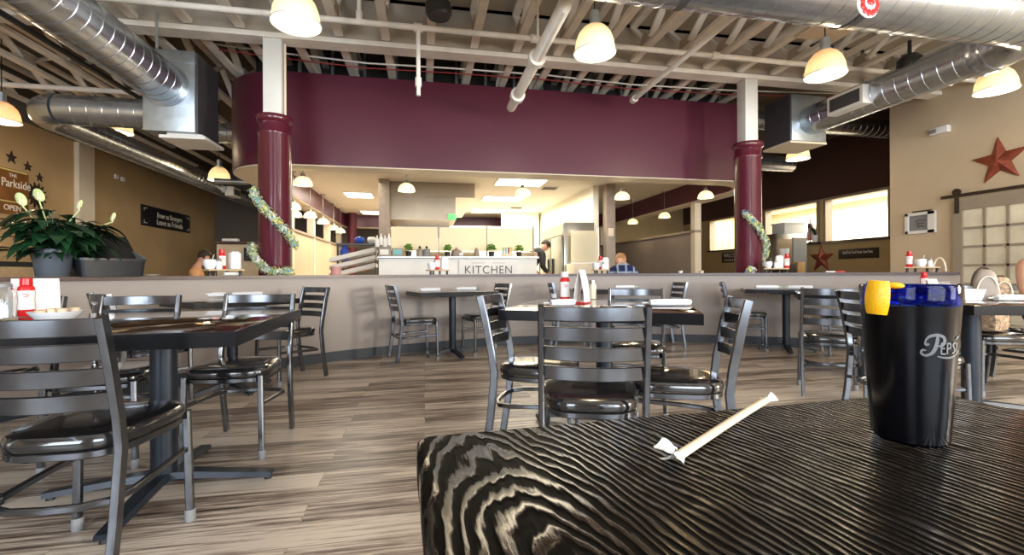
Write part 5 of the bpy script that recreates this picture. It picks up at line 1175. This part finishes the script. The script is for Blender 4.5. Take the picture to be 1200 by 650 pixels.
caddy(262, 'left of the left column', 0.30, [('b', -0.11, 0), ('s', -0.05, -0.04), ('k', 0.0, 0.03), ('m', 0.09, -0.01)])
caddy(513, 'in front of the kitchen counter', 0.26, [('b', -0.075, 0), ('k', 0.0, 0.02), ('m', 0.085, 0.0)])
caddy(703.5, 'beside the person in plaid', 0.22, [('b', -0.06, 0), ('k', 0.01, 0.03), ('s', 0.03, -0.04), ('m', 0.075, 0.03)])
caddy(909, 'right of the right column', 0.28, [('b', -0.085, 0.0), ('s', -0.005, -0.04), ('m', 0.045, 0.025), ('k', 0.125, 0.0)])
caddy(1080, 'before the beige wall', 0.30, [('k', -0.105, 0), ('b', -0.01, -0.01), ('s', 0.075, 0.02)])
p = cap_at(1101); tag(obj('arched_hoop', MB().tube([(p.x + 0.01 * math.cos(a), p.y - 0.055 * math.cos(a), p.z + 0.008 + 0.15 * math.sin(a)) for a in [PI * (0.0 + i / 14) for i in range(15)]], 0.009, 8), 'cream'), 'cream arched hoop standing right of the tray before the beige wall', 'hoop')
for u, m, lab in ((973, 'paper', 'white folded slip lying on the half wall below the plaque'), (984, 'red', 'red folded slip lying on the half wall below the plaque')):
    p = cap_at(u); tag(obj('paper_slip', MB().box(p + Vector((0, 0, 0.011)), (0.10, 0.07, 0.018), Matrix.Rotation(arc_dir(p) - PI / 2, 3, 'Z'), bev=0.004), m), lab, 'slip')
for u, m, lab in ((797.5, 'paper', 'tiny white cup on the half wall before the grey partition'), (822, 'straw', 'small bread roll pair on the half wall left of the right column')):
    p = cap_at(u); tag(obj('small_cup', MB().lathe([(0, 0), (0.025, 0), (0.032, 0.03), (0.034, 0.034), (0, 0.036)], p, 16), m), lab, 'cup')
p = cap_at(272, 0.03); tag(obj('paper_roll', MB().tube([p + Vector((-0.05, -0.05, 0.018)), p + Vector((0.05, 0.05, 0.018))], 0.017, 14), 'paper'), 'white paper roll lying before the tray left of the left column', 'roll')
# ------------------------------------------------------------------ garlands, plant and bin on the half wall
def garland(path, label, n=900, rad=0.055, seed=1):
    rnd = random.Random(seed); mb = MB(); P = [Vector(p) for p in path]; L = [0]
    for a, b in zip(P, P[1:]): L.append(L[-1] + (b - a).length)
    mb.tube(P, 0.012, 6)
    for k in range(n):
        s = rnd.uniform(0, L[-1]); i = max(j for j in range(len(L)) if L[j] <= s); i = min(i, len(P) - 2)
        c = P[i].lerp(P[i + 1], (s - L[i]) / (L[i + 1] - L[i])); d = Vector((rnd.gauss(0, 1), rnd.gauss(0, 1), rnd.gauss(0, 1))).normalized()
        q = c + d * rad * rnd.uniform(0.3, 1.0); e = d.cross(Vector((rnd.gauss(0, 1), rnd.gauss(0, 1), rnd.gauss(0, 1)))).normalized(); f = d.cross(e); sz = rnd.uniform(0.010, 0.022)
        fa = mb.bm.faces.new([mb.bm.verts.new(x) for x in (q - e * sz, q - f * sz * .7 + d * .006, q + e * sz, q + f * sz * .7 + d * .006)]); fa.material_index = min(3, int(abs(math.sin(s * 19) * 2.2) + rnd.uniform(0, 1.9)))
    return tag(obj('garland', mb, ['gar0', 'gar1', 'gar2', 'gar3'], smooth=False), label, 'garland')
lc = on_y(322, 138, 5.5); rc = on_y(876, 172, 5.5)
def helix(c, a0, a1, z0, z1, r=0.20, n=30): return [(c.x + r * math.cos(math.radians(a0 + (a1 - a0) * i / n)), c.y + r * math.sin(math.radians(a0 + (a1 - a0) * i / n)), z0 + (z1 - z0) * i / n) for i in range(n + 1)]
garland(helix(lc, 205, 352, 1.86, 1.25, 0.215), 'pastel flower garland slanting down across the left column', 1000, 0.058, 1)
garland(helix(lc, 185, 262, 1.26, 1.0, 0.23) + helix(lc, 270, 330, 0.97, 0.965, 0.24, 12), 'pastel flower garland heaped at the foot of the left column', 800, 0.055, 2)
garland(helix(rc, 222, 372, 1.72, 1.03, 0.215), 'pastel flower garland slanting down across the right column', 1100, 0.055, 3)
g = cap_at(880, 0.08); garland([(g.x - 0.04, g.y, 0.955), (g.x, g.y, 0.99), (g.x + 0.05, g.y, 0.95)], 'small tuft of blue garland at the foot of the right column', 160, 0.04, 4)
# potted peace lily
p = cap_at(62, 0.045); t = thing('potted_plant', 'large peace lily in a grey pot on the half wall', 'plant', p)
mb = MB(); mb.lathe([(0, 0), (0.085, 0), (0.088, 0.004), (0.108, 0.165), (0.114, 0.168), (0.114, 0.19), (0.104, 0.19), (0.100, 0.16), (0, 0.158)], seg=32); obj('pot', mb, 'pot', t)
obj('soil', MB().lathe([(0, 0.17), (0.10, 0.168)], seg=24, cap=False), 'soil', t)
rnd = random.Random(11)
def leaf(mb, base, az, out, up, L, W, droop):
    d = Vector((math.cos(az), math.sin(az), 0)); s = Vector((-d.y, d.x, 0)); n = 9; top = Vector(base) + d * out + Vector((0, 0, up))
    mb.tube([base, Vector(base).lerp(top, 0.6) + Vector((0, 0, up * 0.12)), top], 0.0035, 5, scales=[1, 0.8, 0.6])
    V = []
    for i in range(n):
        f = i / (n - 1); w = W * math.sin(PI * min(1, f ** 0.75 * 0.98 + 0.02)) * (1.0 - 0.15 * f); c = top + d * L * (f - 0.10 * f * f * droop) + Vector((0, 0, L * (0.25 * f - (0.35 + 0.5 * droop) * f * f)))
        V.append([mb.bm.verts.new(c - s * w + Vector((0, 0, 0.16 * w))), mb.bm.verts.new(c), mb.bm.verts.new(c + s * w + Vector((0, 0, 0.16 * w)))])
    for a, b in zip(V, V[1:]):
        for j in (0, 1): mb.bm.faces.new((a[j], a[j + 1], b[j + 1], b[j]))
mb = MB()
for k in range(185):
    az = rnd.uniform(0, 2 * PI); o = rnd.uniform(0.01, 0.21) * (1.0 + 0.25 * math.cos(az)); leaf(mb, (rnd.uniform(-.05, .05), rnd.uniform(-.05, .05), 0.165), az, o, rnd.uniform(0.0, 0.27) * (1.15 - o * 2.0), rnd.uniform(0.12, 0.19), rnd.uniform(0.034, 0.056), rnd.uniform(0.2, 1.0))
for k in range(26):   # longer leaves leaning over the bin
    az = rnd.uniform(0.15, 1.0); leaf(mb, (rnd.uniform(0, .06), rnd.uniform(-.04, .04), 0.165), az, rnd.uniform(0.10, 0.22), rnd.uniform(0.10, 0.22), rnd.uniform(0.14, 0.20), rnd.uniform(0.03, 0.045), rnd.uniform(0.4, 1.0))
obj('foliage', mb, 'leaf', t)
for az, o, u_, m in ((3.4, 0.16, 0.38, 'spathe'), (3.0, 0.09, 0.42, 'spathe'), (0.75, 0.14, 0.37, 'spathe'), (0.8, 0.33, 0.30, 'spathe')):
    d = Vector((math.cos(az), math.sin(az), 0)); q = d * o + Vector((0, 0, 0.165 + u_ - 0.05))
    obj('flower_stem', MB().tube([(0, 0, 0.165), d * o * 0.5 + Vector((0, 0, 0.165 + u_ * 0.55)), q], 0.004, 6), 'spathe', t)
    f = obj('flower', MB().ball((0, 0, 0), 0.05 if az > 2 else 0.036, (0.62 if az > 2 else 0.42, 0.25, 1.0), 14, 10).xf(Matrix.Translation(q + Vector((0, 0, 0.035))) @ Matrix.Rotation(0.5 * math.cos(az), 4, 'Y')), m, t)
    obj('spadix', MB().tube([q + Vector((0.004, -0.014, 0.0)), q + Vector((0.008, -0.018, 0.05))], 0.006, 8), 'creampaper', f)
# bin with open lid
p = cap_at(124, 0.05); th = arc_dir(p) - PI / 2
t = thing('storage_bin', 'black plastic tub with open lid on the half wall', 'tub', p, th)
def frustum(w, d, h, k, wall=0.008):
    mb = MB(); A = rr2(w * k, d * k, 0.03); B = rr2(w, d, 0.035); I = rr2(w - 2 * wall, d - 2 * wall, 0.03); J = rr2(w * k - 2 * wall, d * k - 2 * wall, 0.025)
    rows = [[mb.bm.verts.new((x, y, z)) for x, y in P_] for P_, z in ((A, 0), (B, h), (I, h), (J, wall))]
    for X, Y in zip(rows, rows[1:]):
        for i in range(len(X)): mb.bm.faces.new((X[i], X[(i + 1) % len(X)], Y[(i + 1) % len(X)], Y[i]))
    mb.bm.faces.new(rows[0][::-1]); mb.bm.faces.new(rows[-1]); return mb
obj('tub', frustum(0.41, 0.30, 0.125, 0.92), 'charcoal', t)
obj('rim', MB().ring(rr2(0.425, 0.315, 0.04), rr2(0.40, 0.29, 0.03), 0.118, 0.134), 'charcoal', t)
obj('side_panel', MB().prism([(-0.14, 0.134), (0.14, 0.134), (0.14, 0.225)], -0.006, 0.006).xf(Matrix.Translation((0.201, 0, 0)) @ RX), 'glide', t)
obj('lid', MB().box((0, 0.10, 0.225), (0.42, 0.012, 0.26), Matrix.Rotation(-0.80, 3, 'X'), bev=0.004), 'black', t)
tag(obj('saucer', MB().lathe([(0, 0), (0.05, 0), (0.075, 0.016), (0, 0.012)], cap_at(176, 0.04), 20), 'creampaper'), 'cream saucer on the half wall right of the black tub', 'saucer')
# ------------------------------------------------------------------ people
def person(name, label, loc, rz, lean=0.0, head=0.0, stand=False, shirt='orange', sleeves=True, hair='hairdark', hairlen=0.0, arms='table', pants='denim', bald=False):
    t = thing(name, label, 'person', loc, rz)
    zp = 0.53 if not stand else 0.94; ln_ = lambda v: Matrix.Translation((0, 0, zp)) @ Matrix.Rotation(-lean, 4, 'X') @ Vector(v)
    J = {}; E_ = []
    def add(k, v, r, par=None, tr=True):
        J[k] = (ln_(v) if tr else Vector(v), r)
        if par: E_.append((par, k))
    add('pelvis', (0, 0, 0.02), (0.135, 0.10)); add('belly', (0, 0, 0.18), (0.130, 0.095), 'pelvis'); add('chest', (0, 0.0, 0.36), (0.145, 0.105), 'belly'); add('upper', (0, -0.005, 0.48), (0.10, 0.075), 'chest')
    hd = lambda v: (Matrix.Translation((0, 0.0, 0.57)) @ Matrix.Rotation(-head, 4, 'X') @ Vector(v))
    add('neck', hd((0, 0.0, 0)), 0.052, 'upper'); add('jaw', hd((0, 0.035, 0.085)), (0.062, 0.072), 'neck'); add('face', hd((0, 0.03, 0.155)), (0.074, 0.090), 'jaw'); add('crown', hd((0, 0.015, 0.215)), (0.068, 0.080), 'face')
    add('nose', hd((0, 0.128, 0.135)), 0.011, 'face')
    for s in (-1, 1):
        L = 'l' if s < 0 else 'r'
        add('sh' + L, (s * 0.175, -0.005, 0.455), 0.058, 'upper'); add('ear' + L, hd((s * 0.083, 0.015, 0.145)), 0.012, 'face')
        if arms == 'table': el, wr, pm = (s * 0.235, 0.10, 0.215), (s * 0.14, 0.31, 0.245), (s * 0.12, 0.385, 0.245)
        else: el, wr, pm = (s * 0.23, 0.05, 0.19), (s * 0.20, 0.22, 0.06), (s * 0.19, 0.29, 0.03)
        add('el' + L, el, 0.043, 'sh' + L); add('wr' + L, wr, 0.028, 'el' + L); add('pm' + L, pm, (0.036, 0.018), 'wr' + L)
        base = Vector(pm); fw = (Vector(pm) - Vector(wr)).normalized()
        for k in range(4):
            off = Vector(((k - 1.5) * 0.020, 0, 0)); l_ = (0.058, 0.068, 0.064, 0.048)[k]
            add('f%s%d' % (L, k), base + off + fw * 0.045, 0.0095, 'pm' + L); add('g%s%d' % (L, k), base + off + fw * (0.045 + l_ * 0.55) + Vector((0, 0, -0.008)), 0.0088, 'f%s%d' % (L, k)); add('h%s%d' % (L, k), base + off + fw * (0.045 + l_) + Vector((0, 0, -0.026)), 0.0078, 'g%s%d' % (L, k))
        add('t1' + L, base + Vector((-s * 0.038, 0.012, -0.004)), 0.011, 'pm' + L); add('t2' + L, base + Vector((-s * 0.052, 0.045, -0.012)), 0.009, 't1' + L)
        if stand: leg = [(s * 0.095, 0, zp - 0.06), (s * 0.10, 0.02, 0.50), (s * 0.10, -0.01, 0.09), (s * 0.105, 0.13, 0.04)]
        else: leg = [(s * 0.10, 0.06, zp + 0.0), (s * 0.12, 0.44, zp - 0.02), (s * 0.12, 0.42, 0.09), (s * 0.125, 0.56, 0.04)]
        for n_, q, r, pa in zip(('hip', 'knee', 'ank', 'toe'), leg, (0.085, 0.058, 0.040, 0.036), ('pelvis', 'hip' + L, 'knee' + L, 'ank' + L)): add(n_ + L, q, r, pa, tr=False)
    def skin(nm, keys, m, extra=0.0, parent=t, sub=2, root='pelvis'):
        ks = [k for k in J if k in keys]; ix = {k: i for i, k in enumerate(ks)}; me = bpy.data.meshes.new(nm)
        me.from_pydata([J[k][0] for k in ks], [(ix[a], ix[b]) for a, b in E_ if a in ix and b in ix], []); o = bpy.data.objects.new(nm, me); C.objects.link(o); o.parent = parent
        o.modifiers.new('skin', 'SKIN').use_smooth_shade = True; sd = o.modifiers.new('subdivision', 'SUBSURF'); sd.levels = sub; sd.render_levels = sub
        for k, i in ix.items():
            r = J[k][1]; r = r if isinstance(r, tuple) else (r, r); v = me.skin_vertices[0].data[i]; v.radius = (r[0] + extra, r[1] + extra); v.use_root = (k == root)
        me.materials.append(MT[m]); return o
    skin('body', set(J), 'skin')
    sl = {'shl', 'shr', 'ell', 'elr'} if sleeves else set()
    skin('shirt', {'pelvis', 'belly', 'chest', 'upper'} | ({'neck'} if sleeves == 2 else set()) | sl | ({'wrl', 'wrr'} if sleeves == 2 else set()), shirt, 0.014)
    skin('trousers', {'pelvis', 'belly', 'hipl', 'hipr', 'kneel', 'kneer', 'ankl', 'ankr'}, pants, 0.0145)
    R_ = J['face'][0]; up = (J['crown'][0] - J['neck'][0]).normalized(); sx = Vector((1, 0, 0)); fw = up.cross(sx) * -1; fw = sx.cross(up) * -1
    fw = Vector((0, 1, 0)); fw = (fw - up * fw.dot(up)).normalized(); B3 = Matrix((sx, fw, up)).transposed().to_4x4(); cen = R_ + up * 0.012
    mb = MB(); mb.ball((0, -0.006, 0.022), 1.0, (0.092, 0.104, 0.105), 24, 16)
    dead = [v for v in mb.bm.verts if (v.co.y > 0.045 and v.co.z < 0.060) or v.co.z < (-0.055 - hairlen)]; bmesh.ops.delete(mb.bm, geom=dead, context='VERTS')
    mb.xf(Matrix.Translation(cen) @ B3); h_ = obj('hair', mb, hair, t); h_.modifiers.new('thickness', 'SOLIDIFY').thickness = 0.012
    for s in (-1, 1): obj('eye', MB().ball(cen + B3.to_3x3() @ Vector((s * 0.032, 0.088, -0.002)), 0.011, (1, 0.6, 0.7), 10, 8), 'hairdark', t)
    obj('mouth', MB().ball(cen + B3.to_3x3() @ Vector((0, 0.082, -0.062)), 0.02, (1, 0.35, 0.25), 10, 8), 'redpipe', t)
    return t
def stool_under(p, rz): pass
pp = on_d(226, 300, 7.6); person('person', 'person with dark hair in an orange shirt, seated behind the half wall', (pp.x, pp.y, 0), -PI / 2 + 0.25, lean=0.12, head=0.30, shirt='orange')
chair(pp.x - 0.03, pp.y, math.cos(0.25), math.sin(0.25), 'chair carrying the person in the orange shirt')
pp = on_d(731, 300, 7.2); person('person', 'person in a navy plaid shirt, seated with back to the viewer', (pp.x, pp.y, 0), -0.25, lean=0.20, head=0.85, shirt='plaid', sleeves=2, hair='hairginger', hairlen=0.02)
chair(pp.x, pp.y, math.sin(0.25), math.cos(0.25), 'chair carrying the person in the plaid shirt')
pp = on_d(617, 300, 8.75); person('person', 'person in dark clothes working at the right end of the counter', (pp.x, pp.y, 0), -1.1, lean=0.62, head=0.3, stand=True, shirt='darkcloth', sleeves=2, pants='darkcloth')
pp = on_d(1224, 330, 3.72); hx, hy = -0.30, -0.954; chair(pp.x, pp.y, hx, hy, 'chair carrying the person in black at the right edge')
person('person', 'person in a black sleeveless top at the right edge, bare arm showing', (pp.x, pp.y, 0), math.atan2(hy, hx) - PI / 2, lean=0.06, head=0.2, shirt='darkcloth', sleeves=False, pants='darkcloth', hairlen=0.06)
